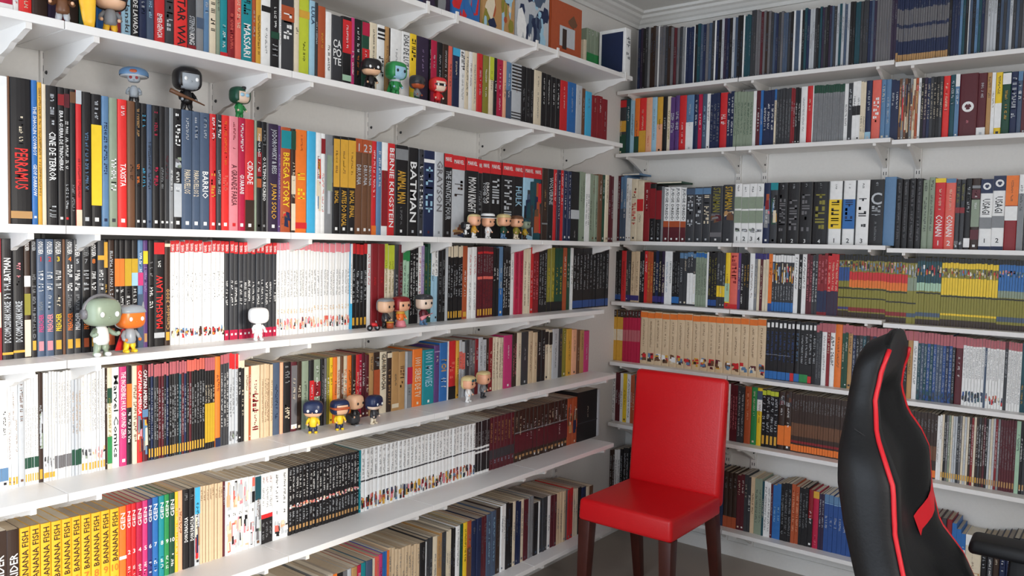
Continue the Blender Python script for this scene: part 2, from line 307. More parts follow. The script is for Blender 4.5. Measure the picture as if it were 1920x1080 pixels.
dict(k='L', s=3, plane=.185, u0=-40, noun='comic volume', cat='comic book', hard=1, prof=[(0, 447), (60, 448), (320, 451), (520, 454), (660, 457), (900, 462), (1140, 466)], data="""
-15 black ; 5 dark_red A:warmart:.3:.9 ; 26 black T:BATMAN:white:.16:.34:^ G:light_grey:.34:.5 T:DC_COMICS/DARK_HORSE:light_grey:.52:.86:^ B:gold:.94:.96 ; 48 black P:pink:.2:.4 T:DC_COMICS/DARK_HORSE:light_grey:.52:.86:^ B:gold:.93:.95 ; 60 dark_brown T:VERTIGO:white:.02:.1:^ B:white:.31:.40 B:olive:.46:.64 B:cream:.68:.99 ; 71 black T:VERTIGO:light_grey:.02:.1:^ P:grey:.3:.85 L:gold:.86:.94 ;
86 slate T:VERTIGO:white:.02:.13:^ T:1:red:.15:.19:h G:white:.27:.35 G:white:.38:.45 P:grey:.52:.62 T:PREACHER:magenta:.64:.79:^ L:pink:.87:.95 ; 103 slate T:VERTIGO:white:.02:.13:^ T:2:red:.15:.19:h G:white:.27:.35 G:white:.38:.45 P:light_grey:.48:.62 T:PREACHER:pink:.64:.79:^ L:pink:.87:.95 ; 120 dark_grey T:VERTIGO:white:.02:.13:^ T:3:yellow:.15:.19:h G:white:.27:.35 G:white:.38:.45 P:cream:.48:.62 T:PREACHER:yellow:.64:.79:^ L:gold:.87:.95 ; 125 brown n ;
140 dark_grey T:VERTIGO:white:.02:.13:^ T:4:orange:.15:.19:h G:white:.22:.35 G:white:.38:.46 P:grey:.48:.62 T:PREACHER:orange:.64:.79:^ L:gold:.87:.95 ; 155 dark_grey T:VERTIGO:white:.04:.15:^ T:5:light_grey:.17:.21:h G:white:.27:.36 G:white:.38:.46 P:grey:.48:.62 T:PREACHER:white:.64:.79:^ L:gold:.87:.95 ; 171 black T:VERTIGO:grey:.04:.15:^ T:7:grey:.17:.21:h G:light_grey:.27:.36 G:light_grey:.38:.46 T:PREACHER:orange:.64:.79:^ L:rust:.87:.95 ; 184 black T:VERTIGO:white:.04:.15:^ T:8:orange:.17:.21:h G:white:.27:.36 G:white:.38:.46 P:grey:.5:.7 L:gold:.87:.95 ; 197 dark_grey B:gold:.14:.18 G:white:.27:.36 G:white:.38:.46 L:gold:.8:.95 ;
204 black B:gold:.02:.25 P:gold:.4:.5 ; 216 dark_brown P:light_grey:.1:.7 B:rust:.8:.95 ; 225 black B:orange:.17:.42 P:white:.45:.6 ; 235 black B:orange:.17:.42 P:white:.45:.6 B:maroon:.65:.9 ; 248 black B:mustard:.17:.42 P:white:.45:.6 ; 260 black B:mustard:.17:.3 B:light_blue:.3:.42 P:white:.45:.6 ; 270 steel_blue P:white:.1:.3 B:magenta:.3:.42 B:slate:.5:1 ; 279 purple B:yellow:.10:.22 P:lilac:.25:.5 L:tan:.87:.95 ; 289 black G:white:.42:.65 P:grey:.2:.35 ;
309 black B:red:.02:.13 P:white:.16:.27 T:MARSHAL_LAW:bright_red:.33:.83:^ B:light_grey:.87:.92 ; 320 dark_brown T:Camelot_3000:tan:.46:.85:^ B:cream:.03:.06 L:gold:.87:.95 ; 422 white x12 B:red:0:.11 T:MARVEL:white:.03:.1:^ P:light_grey:.3:.6 A:heroart:.84:.94 ; 519 dark_grey x12 B:red:0:.12 T:MARVEL:white:.03:.1:^ P:white:.4:.66 B:crimson:.9:1 M:white ; 588 white x12 B:pink:0:.08 P:grey:.3:.6 P:gold:.72:.78 A:pinkart:.82:.95 ; 656 white x12 B:pink:0:.1 P:grey:.3:.6 P:gold:.7:.76 A:pinkart:.82:.95 ; 660 sky_blue B:white:0:.7 ; 688 black x4 B:red:0:.12 P:light_grey:.3:.7 L:gold:.87:.96 ; 696 white P:red:.1:.5 ;
721 dark_red x2 P:red:.4:.5 ; 739 cream x3 P:olive:.2:.6 B:lime:0:.3 ; 747 dark_grey ; 755 maroon P:grey:.2:.8 ; 768 pale_green x2 B:green:0:.2 ; 783 black x3 P:white:.1:.9 ; 790 white P:crimson:.1:.7 ; 796 lilac ; 808 dark_green x2 P:olive:.2:.6 ; 821 light_blue x2 B:white:0:.4 ; 834 black x2 P:grey:.2:.9 ; 839 light_grey n ; 867 black x6 B:cream:0:.15 P:light_grey:.25:.7 L:gold:.88:.97 ; 877 rust P:white:.3:.7 L:gold:.9:.97 ; 894 white x2 P:red:.1:.4 P:grey:.5:.9 ; 924 maroon x6 B:red:.07:.1 P:grey:.12:.38 B:salmon:.42:.46 P:dark_red:.5:.85 L:gold:.88:.97 ; 934 black x2 P:white:.3:.5 ; 942 steel_blue B:blue:.6:1 ; 956 black x3 P:white:.2:.9 ; 964 white P:grey:.2:.5 ; 981 crimson x2 P:maroon:.1:.8 ; 993 cream x2 P:brown:.2:.9 ; 998 red ; 1009 dark_red x2 P:pink:.2:.8 ; 1025 black x3 P:light_grey:.1:.9 ; 1040 olive x2 P:yellow:.3:.8 B:black:.85:1 ; 1054 dark_green x2 P:yellow:.3:.75 B:black:.85:1 ; 1061 rust ; 1069 dark_green ; 1073 white ; 1140 black x11 P:light_grey:.1:.7 B:ink_blue:.86:.98 """),
dict(k='L', s=2, plane=.15, u0=-40, noun='comic volume', cat='comic book', prof=[(0, 712), (83, 699), (200, 690), (280, 684), (400, 670), (458, 662), (460, 689), (467, 687), (526, 680), (567, 678), (618, 671), (679, 664), (713, 660), (774, 659), (775, 654), (814, 656), (820, 646), (840, 640), (872, 638), (912, 634), (944, 632), (960, 625), (991, 622), (1035, 617), (1062, 616), (1105, 621)], data="""
-10 white x3 ; 17 white x2 B:steel_blue:.8:.92 ; 36 white x3 L:gold:.9:.97 ; 48 light_grey ; 74 white x6 P:grey:.3:.75 B:dark_green:.75:.85 L:gold:.9:.97 ; 83 dark_brown A:greys:.35:.7 L:gold:.88:.97 ; 104 white x4 P:cream:.1:.7 A:greys:.77:.88 B:gold:.92:.97 ; 136 white x6 P:grey:.1:.5 B:smoke:.78:.9 ; 154 light_grey x3 B:dark_green:.75:.9 P:tan:.2:.6 ; 172 white x3 P:cream:.1:.6 A:greys:.74:.86 L:gold:.9:.97 ; 199 white x5 P:grey:.1:.6 A:pinkart:.76:.88 L:gold:.9:.97 ; 202 dark_brown ;
211 cream B:dark_green:.2:.35 P:olive:.3:.7 B:green:.68:.95 ; 225 white T:Marvel_Comics:black:.08:.9 ; 239 magenta T:THE_INCREDIBLE_HULK_GROUND_ZERO:white:.05:.72 M:white ; 249 black B:orange:.18:.42 P:white:.45:.8 ; 258 cream G:brown:.2:.8 ; 268 red T:CAPTAIN_AMERICA:white:.05:.5 A:art:.52:.95 ; 279 maroon T:CAPTAIN_AMERICA:white:.05:.45 B:steel_blue:.46:.54 A:art:.56:.95 ;
350 @marvel x15 B:rose:0:.13 P:light_grey:.25:.8 L:gold:.88:.97 ; 384 @marvel x7 B:salmon:0:.12 P:light_grey:.25:.7 L:gold:.88:.97 ; 404 black x4 B:rose:0:.14 P:cream:.3:.5 B:mustard:.5:.93 ; 414 orange P:brown:.2:.4 B:navy:.9:1 ; 430 dark_grey x3 B:rose:0:.1 P:white:.2:.8 ; 447 light_grey x3 B:red:0:.17 A:greys:.86:.98 ; 459 black x2 B:cream:0:.15 ;
467 cream k:paperback ; 471 rust k:paperback ; 489 cream G:dark_red:.32:.9 P:dark_red:.2:.9 k:paperback ; 512 beige x4 P:brown:.2:.8 k:paperback ; 526 slate P:navy:.3:.8 k:paperback ; 532 peach n k:paperback ; 546 black G:grey:.05:.3 G:cream:.6:.85 k:paperback ; 557 maroon B:smoke:.05:.9 B:white:.9:.96 k:paperback ; 567 dark_brown k:paperback ; 580 grey_green P:dark_grey:.3:.6 k:paperback ; 589 black B:red:.3:.6 k:paperback ; 602 grey_green B:dark_red:.33:.55 P:white:.1:.8 k:paperback ; 608 black P:grey:.1:.6 k:paperback ; 613 smoke k:paperback ; 618 olive k:paperback ; 625 yellow k:paperback ; 632 orange k:paperback ; 639 cream P:rust:.2:.8 k:paperback ; 644 brown k:paperback ; 652 cream P:orange:.2:.8 k:paperback ; 660 orange k:paperback ; 667 dark_brown k:paperback ; 673 red k:paperback ; 679 crimson P:white:.1:.6 k:paperback ; 692 maroon x2 k:paperback ;
701 tan k:paperback ; 713 dark_brown G:grey:.05:.26 B:rust:.28:.9 k:paperback ; 726 cream T:GLAUBER_ROCHA:black:.03:.62 P:tan:.1:.6 k:paperback ; 735 dark_brown P:tan:.3:.9 B:cream:.02:.1 k:paperback ; 748 tan B:cream:.88:.95 k:paperback ; 760 tan G:brown:.25:.7 k:paperback ; 763 light_grey n k:paperback ; 774 grey B:crimson:.28:.58 P:dark_grey:.65:.8 k:paperback ; 792 orange T:1001_SERIES_DE_TV:cream:.15:.84 M:cream k:paperback ; 814 teal T:1001_MOVIES:light_blue:.04:.68 M:white k:paperback ; 824 purple B:lilac:.1:.12 k:paperback ; 839 blue G:gold:.25:.5 G:white:.6:.8 k:paperback ; 841 white n k:paperback ; 855 red G:salmon:.3:.72 B:black:.78:1 k:paperback ; 860 gold k:paperback ;
872 light_grey x2 P:grey:.2:.8 B:salmon:.2:.5 k:paperback ; 880 dark_grey k:paperback ; 891 smoke x2 k:paperback ; 897 dark_red k:paperback ; 912 light_grey x2 k:paperback ; 916 dark_brown k:paperback ; 924 dark_red k:paperback ; 944 cream x4 P:brown:.1:.8 k:paperback ; 960 magenta k:paperback ; 969 dark_brown x2 P:pink:.2:.8 k:paperback ; 977 cream P:brown:.2:.5 k:paperback ; 991 dark_grey k:paperback ; 1007 beige x2 P:brown:.2:.8 k:paperback ; 1022 black x2 k:paperback ; 1035 cream x2 B:black:.05:.3 k:paperback ; 1047 light_grey P:dark_grey:.1:.8 k:paperback ; 1054 dark_grey P:tan:.1:.6 k:paperback ; 1062 olive k:paperback ; 1072 gold k:paperback ; 1081 peach k:paperback ; 1087 brown k:paperback ; 1095 tan k:paperback ; 1105 magenta k:paperback """),
dict(k='L', s=1, plane=.15, u0=-60, noun='manga volume', cat='manga', prof=[(-60, 1005), (15, 996), (39, 992), (225, 952), (329, 923), (366, 915), (419, 904), (490, 890), (541, 878), (674, 846), (677, 843), (891, 793), (918, 785), (964, 772), (1064, 748), (1082, 744), (1084, 735), (1119, 730)], data="""
-40 cream ; -12 dark_brown T:KAMEN_RIDER:white:.25:.9:^ ; 15 dark_brown T:KAMEN_RIDER:white:.25:.9:^ ; 39 dark_brown T:KAMEN_RIDER:white:.25:.9:^ ;
225 banana x10 T:BANANA_FISH:dark_brown:.04:.62:^ T:#:orange:.66:.74:h P:gold:.8:.9 ; 239 orange T:GEN:white:.08:.28:^ B:white:.6:.64 ; 248 bright_red T:GEN:white:.08:.28:^ T:2:white:.55:.6:h P:white:.75:.92 ; 257 red T:GEN:white:.08:.28:^ T:3:white:.55:.6:h P:white:.75:.92 ; 268 crimson T:GEN:white:.08:.28:^ T:4:white:.55:.6:h P:white:.75:.92 ; 278 magenta T:GEN:white:.08:.28:^ T:5:white:.55:.6:h P:white:.75:.92 ; 287 indigo T:GEN:white:.08:.28:^ T:6:white:.55:.6:h P:white:.75:.92 ; 299 blue T:GEN:white:.08:.28:^ T:7:white:.55:.6:h P:white:.75:.92 ; 309 teal T:GEN:white:.08:.28:^ T:8:white:.55:.6:h P:white:.75:.92 ; 318 green T:GEN:white:.08:.28:^ T:9:white:.55:.6:h P:white:.75:.92 ; 329 dark_green T:GEN:white:.08:.28:^ T:10:white:.55:.6:h P:white:.75:.92 ;
335 banana P:cream:.2:.8 ; 344 peach ; 366 black x2 T:DON_DRACULA:white:.35:.66:^ P:grey:.05:.15 ; 376 light_grey B:sky_blue:0:.34 A:warmart:.38:.97 ; 419 beige x8 P:brown:.05:.2 ; 423 maroon ; 479 white x5 A:pinkart:.02:.42 P:black:.45:.5 A:pinkart:.52:.97 ; 490 light_grey B:dark_teal:.02:.35 A:greys:.4:.97 ; 512 white x3 P:dark_red:.05:.15 P:grey:.2:.5 B:red:.58:.64 B:black:.64:1 P:grey:.7:.95 ; 526 white P:dark_grey:.05:.5 T:1:black:.58:.63:h A:pinkart:.72:.95 ; 541 white P:dark_grey:.05:.5 T:2:black:.58:.63:h A:pinkart:.72:.95 ;
674 black x22 P:light_grey:.02:.12 P:white:.14:.5 A:pinkart:.55:.62 P:light_grey:.66:.85 L:tan:.88:.94 ; 677 teal ; 891 white x31 P:smoke:.02:.12 P:grey:.15:.48 B:dark_grey:.5:.525 A:art:.74:.98 ; 918 white x5 B:black:.0:.48 B:dark_grey:.52:.56 P:grey:.2:.5 B:black:.6:.95 ; 964 maroon x7 P:tan:.1:.5 B:dark_grey:.62:.8 P:light_blue:.82:.9 ; 1064 dark_brown x15 B:grey:.42:.44 B:maroon:.46:.82 L:tan:.88:.93 ; 1082 rust x2 A:warmart:.2:.8 ; 1119 black B:dark_grey:.62:.64 ; 1124 light_grey n """),  # last entry is a light grey bookend, built as a manga volume
dict(k='L', s=0, plane=.215, u0=380, noun='magazine', cat='magazine', depth=.195, prof=[(380, 1130), (520, 1100), (642, 1073), (686, 1054), (728, 1031), (797, 1016), (811, 1008), (870, 981), (912, 966), (948, 944), (1000, 931), (1003, 944), (1026, 931), (1060, 919), (1074, 916), (1110, 911)], data="""
400 black ; 430 grey ; 470 dark_grey x3 ; 500 maroon x2 ; 533 black x2 ; 560 grey x2 ; 575 red ; 605 grey x4 ; 623 page_grey x2 ; 631 orange B:black:.2:1 ; 642 black ; 651 smoke ; 659 light_grey ; 669 tan ; 676 crimson P:white:.1:.5 ; 686 teal ; 698 slate ; 701 cream ; 709 salmon x2 ; 716 magenta ; 724 blue x2 ; 728 orange ; 787 beige x10 ; 797 black ; 798 white n ; 811 dark_grey x2 ; 820 cream ; 828 tan x2 ; 836 dark_grey ; 844 cream x2 ; 854 black x2 ; 862 white P:grey:.05:.6 ; 868 dark_green ; 876 yellow P:black:.1:.6 ; 884 rust B:brown:.4:1 ; 902 navy x2 P:grey:.1:.2 ; 912 maroon x2 ; 930 slate x2 P:light_blue:.1:.8 ; 938 dark_brown ; 948 white x2 ; 960 black x3 ; 966 cream ; 975 navy x2 ; 982 cream ; 990 maroon x2 ; 1000 grey x2 ; 1009 black ; 1011 white n ; 1026 dark_grey x3 ; 1032 white ; 1043 maroon x2 ; 1060 beige x3 ; 1063 smoke ; 1074 red x2 ; 1082 cream x2 ; 1090 black ; 1098 navy ; 1104 cream ; 1112 brown """),
dict(k='R', s=6, plane=-.15, u0=1194, noun='magazine', cat='magazine', prof=[(1194, 54), (1235, 48), (1282, 51), (1350, 36), (1403, 26), (1405, 20), (1440, 21), (1442, 25), (1540, 12), (1678, -8), (1776, -22), (1920, -48), (2200, -95)], data="""
1212 @mags x4 ; 1231 @magbrown x4 ; 1234 white n ; 1282 @magbrown x9 ; 1284 white n ; 1298 navy x3 ; 1300 white n ; 1337 @mags x7 ; 1340 white n ; 1390 @mags x10 ; 1393 white n ; 1405 dark_teal x3 ; 1442 @magbrown x8 ; 1484 @mags x9 ; 1488 white n ; 1496 slate x2 ; 1500 white n ; 1520 @mags x4 ; 1560 @mags x9 ; 1600 @mags x8 ; 1640 @mags x8 ; 1668 smoke x6 ; 1678 dark_purple x2 ; 1776 navy x22 B:smoke:.22:.45 B:smoke:.5:.7 B:tan:.9:1 ; 1812 @mags x7 ; 1814 white n ; 1920 @mags x18 ; 2060 @mags x20 ; 2200 @mags x18 """),
dict(k='R', s=5, plane=-.15, u0=1153, noun='comic volume', cat='comic book', prof=[(1153, 187), (1209, 183), (1260, 180), (1361, 173), (1415, 170), (1500, 163), (1520, 160), (1580, 157), (1631, 150), (1682, 148), (1764, 143), (1795, 138), (1846, 136), (1920, 133), (2200, 118)], data="""
1172 dark_grey B:red:.02:.15 B:gold:.4:.6 B:dark_green:.65:1 ; 1180 dark_teal ; 1187 light_blue ; 1196 orange B:dark_green:.7:1 ; 1209 bright_red B:gold:.6:1 ; 1220 peach P:red:.7:.9 ; 1229 light_blue P:grey:.2:.8 ; 1240 gold B:peach:.5:1 ; 1249 black ; 1255 cream P:olive:.2:.8 ; 1271 purple x2 G:light_grey:.3:.7 ; 1284 red P:white:.5:.9 ; 1298 steel_blue B:white:.5:1 ; 1307 navy P:white:.1:.6 ; 1314 crimson ; 1323 slate P:light_blue:.2:.8 ; 1329 white ; 1347 navy x3 P:grey:.2:.9 ; 1361 red G:white:.4:.62 ; 1373 navy x2 P:white:.1:.8 ; 1409 grey_green x6 P:dark_green:.2:.8 ; 1415 white n ; 1423 maroon P:white:.3:.8 ; 1428 blue ; 1449 navy x3 P:white:.25:.75 ; 1453 cream B:blue:0:.2 ; 1480 dark_grey x5 P:grey:.2:.9 ; 1488 dark_red x2 ; 1498 black x2 ; 1510 white P:grey:.2:.8 ; 1520 red ; 1522 white n ; 1580 grey x13 B:dark_green:0:.14 P:smoke:.2:.9 ; 1587 white ; 1595 dark_grey ;
1610 white x2 B:black:.42:.58 ; 1620 cream x2 P:black:.6:.9 ; 1631 navy B:light_blue:.88:1 ; 1648 salmon G:white:.3:.8 ; 1667 steel_blue x2 ; 1682 navy x2 ; 1718 @old x7 A:warmart:.1:.9 ; 1723 white ; 1764 @darks x7 P:cream:.1:.7 ; 1777 bright_red P:cream:.1:.6 ; 1787 dark_teal P:light_grey:.1:.5 ; 1795 steel_blue B:white:0:.2 ; 1829 maroon O:white:.45:.62 P:pink:.75:.8 ; 1846 maroon B:white:.88:1 ; 1855 tan ; 1862 white ; 1875 yellow B:white:.5:.9 ; 1891 dark_green B:white:.02:.2 P:gold:.3:.8 ; 1904 navy G:light_grey:.1:.8 ; 1913 slate G:white:.2:.5 B:steel_blue:0:.15 ; 1930 maroon x2 ; 2050 @mix x12 ; 2200 @darks x13 """),
dict(k='R', s=4, plane=-.15, u0=1152, noun='hardcover', cat='book', hard=1, prof=[(1152, 328), (1181, 333), (1192, 338), (1216, 343), (1242, 350), (1284, 352), (1330, 350), (1374, 345), (1428, 343), (1473, 342), (1549, 340), (1626, 337), (1652, 336), (1653, 331), (1675, 332), (1676, 336), (1748, 334), (1787, 335), (1833, 334), (1880, 331), (1904, 327), (1920, 327), (2200, 318)], data="""
1160 maroon x2 ; 1172 steel_blue x2 B:slate:.5:1 ; 1181 white x2 ; 1192 cream G:red:.15:.8 M:black ; 1204 cream B:red:.3:.5 P:brown:.55:.7 ; 1216 dark_red ; 1238 black x2 B:dark_red:.08:.6 P:grey:.65:.9 M:light_grey ; 1242 grey n ; 1284 white x4 T:JUDGE_DREDD:black:.02:.6 B:rust:.62:.73 B:maroon:.73:1 M:white ;
1300 dark_grey B:slate:.02:.13 G:light_grey:.15:.8 M:light_grey ; 1315 dark_grey B:steel_blue:.02:.13 G:light_grey:.15:.8 M:light_grey ; 1330 dark_grey B:steel_blue:.02:.13 G:cream:.15:.8 M:light_grey ; 1352 dark_grey T:STARMAN:olive:.03:.46 A:magbrown:.48:.7 B:smoke:.82:.9 M:white ; 1374 dark_grey T:STARMAN:mustard:.03:.42 A:warmart:.44:.62 M:white ; 1428 white x4 P:black:.03:.15 B:grey_green:.22:.42 B:grey_green:.45:.66 A:greys:.75:.82 T:#:black:.89:.96:h ; 1441 navy A:art:.15:.75 M:white ; 1455 dark_grey B:teal:0:.12 A:art:.15:.75 M:white ;
1473 black P:light_grey:.03:.12 G:smoke:.2:.88 T:1:white:.92:.98:h ; 1496 black P:light_grey:.03:.12 G:smoke:.2:.88 T:2:white:.92:.98:h ; 1520 black P:light_grey:.03:.12 G:smoke:.2:.88 T:3:white:.92:.98:h ; 1549 black P:light_grey:.03:.12 G:olive:.2:.88 T:4:white:.92:.98:h ; 1551 dark_grey n ; 1575 white P:black:.05:.14 B:yellow:.29:.75 G:black:.3:.74 T:1:black:.9:.97:h ; 1577 black n ; 1600 white P:black:.05:.14 B:blue:.29:.75 G:navy:.3:.74 T:2:black:.9:.97:h ; 1602 black n ; 1626 white P:black:.05:.14 G:dark_grey:.28:.74 T:3:black:.9:.97:h ; 1653 black P:light_grey:.04:.12 T:C:light_grey:.2:.38:h G:light_grey:.4:.58 P:grey:.62:.95 ; 1675 steel_blue n ; 1725 black x4 P:smoke:.04:.9 ; 1748 grey_green x2 P:black:.04:.2 P:dark_grey:.25:.75 ;
1768 red B:yellow:0:.06 P:cream:.15:.45 T:CONAN:white:.52:.82 T:1:white:.88:.95:h ; 1787 salmon B:steel_blue:0:.06 P:cream:.15:.45 T:CONAN:white:.52:.82 T:2:white:.88:.95:h ; 1805 dark_grey x2 P:olive:.05:.35 B:dark_red:.4:.48 A:greys:.86:.98 ; 1817 black P:light_grey:.1:.5 B:white:.84:.97 ; 1833 dark_brown B:grey:.1:.14 B:maroon:.16:.28 B:grey_green:.3:.68 B:maroon:.72:.86 ; 1880 white x2 B:navy:0:.2 O:white:.05:.15 T:USAGI:black:.28:.5 B:grey:.54:.7 T:#:black:.84:.9:h B:navy:.95:1 ; 1904 dark_red B:orange:0:.4 P:brown:.05:.35 B:white:.41:.6 ; 1916 white B:grey:.25:1 ; 1925 dark_grey ; 2060 @mix x9 ; 2200 @darks x9 """),
dict(k='R', s=3, plane=-.15, u0=1147, noun='comic volume', cat='comic book', prof=[(1147, 470), (1250, 471), (1330, 473), (1440, 476), (1569, 477), (1700, 481), (1920, 489), (2200, 498)], data="""
1163 black x3 P:grey:.2:.9 B:ink_blue:.87:.97 ; 1172 red P:maroon:.2:.8 ; 1180 dark_grey x2 B:indigo:.87:.97 ; 1197 beige x2 P:brown:.2:.8 B:indigo:.87:.97 ; 1206 black x2 P:white:.2:.8 ; 1212 red ; 1222 rust x2 P:gold:.2:.8 ; 1244 @darks x4 P:cream:.2:.8 B:indigo:.86:.97 ; 1252 white P:steel_blue:.2:.8 ; 1258 white ; 1272 black x3 P:grey:.2:.8 B:blue:.85:.97 ; 1286 dark_grey x2 B:steel_blue:.02:.12 ; 1302 dark_grey x3 B:steel_blue:.02:.1 B:white:.4:.97 ; 1322 grey_green x4 B:blue:.02:.1 P:dark_grey:.2:.8 ; 1326 white n ; 1342 black x3 P:olive:.1:.8 B:ink_blue:.86:.97 ; 1357 dark_grey x3 B:yellow:.6:.8 ; 1366 yellow B:pale_green:.55:.88 B:red:.9:1 ; 1381 salmon G:dark_red:.05:.6 B:red:.92:1 ; 1386 purple ; 1392 black x1 P:white:.2:.9 ; 1402 black x2 P:gold:.2:.6 ; 1412 white P:brown:.2:.8 ; 1438 @dullmix x5 P:cream:.2:.8 B:indigo:0:.1 ; 1445 orange B:ink_blue:.86:1 ; 1486 dark_grey x8 B:white:.02:.14 A:heroart:.16:.52 P:light_grey:.55:.8 B:blue:.83:.99 ; 1494 white P:black:.05:.6 ; 1501 black P:white:.1:.6 ; 1509 white P:black:.05:.6 ; 1520 maroon x2 P:pink:.1:.8 ; 1530 dark_grey x2 P:white:.1:.8 ; 1548 dark_red x3 P:pink:.1:.5 B:navy:.6:.95 ; 1569 red x3 P:cream:.1:.6 B:dark_purple:.6:1 ; 1589 olive x4 n B:black:0:.09 A:art:.1:.2 B:ink_blue:.2:.42 B:black:.52:.55 B:black:.68:.7 B:indigo:.84:.88 B:dark_brown:.9:1 ; 1698 olive x20 n B:black:0:.09 A:art:.1:.26 B:red:.27:.40 B:orange:.40:.52 B:black:.53:.55 B:black:.68:.7 B:dark_red:.84:.9 B:dark_brown:.92:1 ; 1715 olive x3 n B:black:0:.08 A:greys:.1:.3 B:grey_green:.3:.5 B:black:.68:.7 B:slate:.84:.9 ; 1761 olive x9 n B:black:0:.06 B:dark_teal:.06:.38 A:heroart:.12:.3 B:pale_green:.38:.5 B:black:.52:.54 B:slate:.82:.88 B:dark_brown:.92:1 ; 1867 olive x20 n B:black:0:.07 B:yellow:.07:.15 A:heroart:.15:.29 B:yellow:.29:.54 B:black:.55:.57 B:yellow:.81:.84 B:dark_brown:.9:1 ; 1920 olive x10 n B:black:0:.07 B:blue:.07:.44 A:art:.15:.25 B:grey_green:.44:.54 B:black:.55:.57 B:slate:.81:.88 B:dark_brown:.92:1 ; 2200 olive x40 n B:black:0:.07 B:blue:.07:.44 B:grey_green:.44:.54 B:slate:.81:.88 """),
dict(k='R', s=2, plane=-.15, u0=1143, noun='comic volume', cat='comic book', prof=[(1143, 580), (1198, 583), (1433, 598), (1527, 605), (1600, 611), (1700, 620), (1800, 632), (1920, 645), (2200, 680)], data="""
1166 gold x4 B:dark_brown:0:.14 P:light_grey:.03:.12 B:cream:.38:.6 ; 1198 crimson x6 B:dark_brown:0:.14 P:light_grey:.03:.12 B:rose:.38:.6 ; 1433 beige x16 B:orange:.02:.12 P:brown:.16:.68 A:heroart:.78:.95 ; 1480 black x6 L:white:.05:.13 P:ink_blue:.2:.7 B:grey:.58:.59 B:blue:.86:.99 ; 1487 black L:white:.05:.13 P:ink_blue:.2:.7 B:red:.86:.99 ; 1497 black L:white:.05:.13 P:steel_blue:.2:.7 B:blue:.86:.99 ; 1513 black x2 L:white:.05:.13 P:light_grey:.2:.7 B:green:.86:.99 ; 1520 black L:white:.05:.13 P:light_grey:.2:.7 B:red:.88:.99 ; 1527 black L:white:.05:.13 P:light_grey:.2:.7 ; 1537 dark_grey x2 B:rose:.02:.14 P:grey:.2:.9 ; 1547 white B:rose:0:.14 P:grey:.2:.8 ; 1553 dark_red B:rose:0:.14 ; 1562 white B:rose:0:.14 G:black:.2:.7 ; 1575 orange P:brown:.2:.7 ; 1586 dark_green x2 B:rose:0:.13 ; 1595 tan B:rose:0:.13 ; 1698 @marvel x16 B:rose:0:.14 P:light_grey:.2:.8 ; 1707 tan B:rose:0:.14 ; 1717 white B:rose:0:.14 P:grey:.2:.8 ; 1787 @blueb x12 B:rose:0:.16 P:light_grey:.2:.85 A:blueb:.85:.98 ; 1801 maroon B:rose:0:.17 P:white:.3:.6 ; 1842 white x7 B:rose:0:.12 P:grey:.15:.6 A:blueb:.78:.95 ; 1846 slate B:rose:0:.12 ; 1879 white x6 B:rose:0:.12 P:grey:.15:.6 A:warmart:.78:.95 ; 1885 dark_grey B:maroon:0:.1 ; 1911 white x5 B:rose:0:.12 P:grey:.15:.9 ; 1930 dark_teal x3 P:gold:.6:.9 ; 2200 @blueb x30 B:rose:0:.14 P:grey:.2:.8 """),
dict(k='R', s=1, plane=-.15, u0=1141, noun='comic volume', cat='comic book', prof=[(1141, 696), (1185, 703), (1366, 720), (1450, 732), (1572, 750), (1753, 777), (1920, 791), (2200, 830)], data="""
1152 white x2 P:dark_grey:.1:.9 ; 1161 maroon x2 ; 1166 white ; 1173 yellow ; 1180 white P:dark_brown:.1:.9 ; 1188 rust x2 ; 1366 @mix x22 ; 1380 maroon x3 P:pink:.2:.8 ; 1393 dark_grey x2 P:light_grey:.1:.9 ; 1405 rust P:peach:.1:.6 ; 1416 green ; 1426 yellow B:slate:.05:.2 B:white:.2:.4 ; 1456 black x4 B:lime:.02:.1 G:light_grey:.12:.75 L:gold:.8:.95 ; 1481 dark_brown x2 A:magbrown:.05:.3 B:orange:.58:.92 ; 1572 dark_brown x18 P:grey:.1:.3 B:brown:.5:.72 B:dark_red:.8:.84 B:orange:.87:.98 ; 1753 dark_brown x30 P:grey:.1:.3 B:brown:.5:.72 B:orange:.87:.98 ; 1762 white x2 ; 1790 @dullmix x7 P:white:.1:.7 L:gold:.87:.95 ; 1830 @dullmix x9 P:white:.1:.7 L:gold:.87:.95 ; 1870 @dullmix x9 P:white:.1:.7 L:tan:.87:.95 ; 1900 maroon x6 P:grey:.1:.7 L:tan:.87:.95 ; 1908 pale_green ; 1930 @dullmix x4 L:tan:.87:.95 ; 2200 @dullmix x40 L:tan:.87:.95 """),
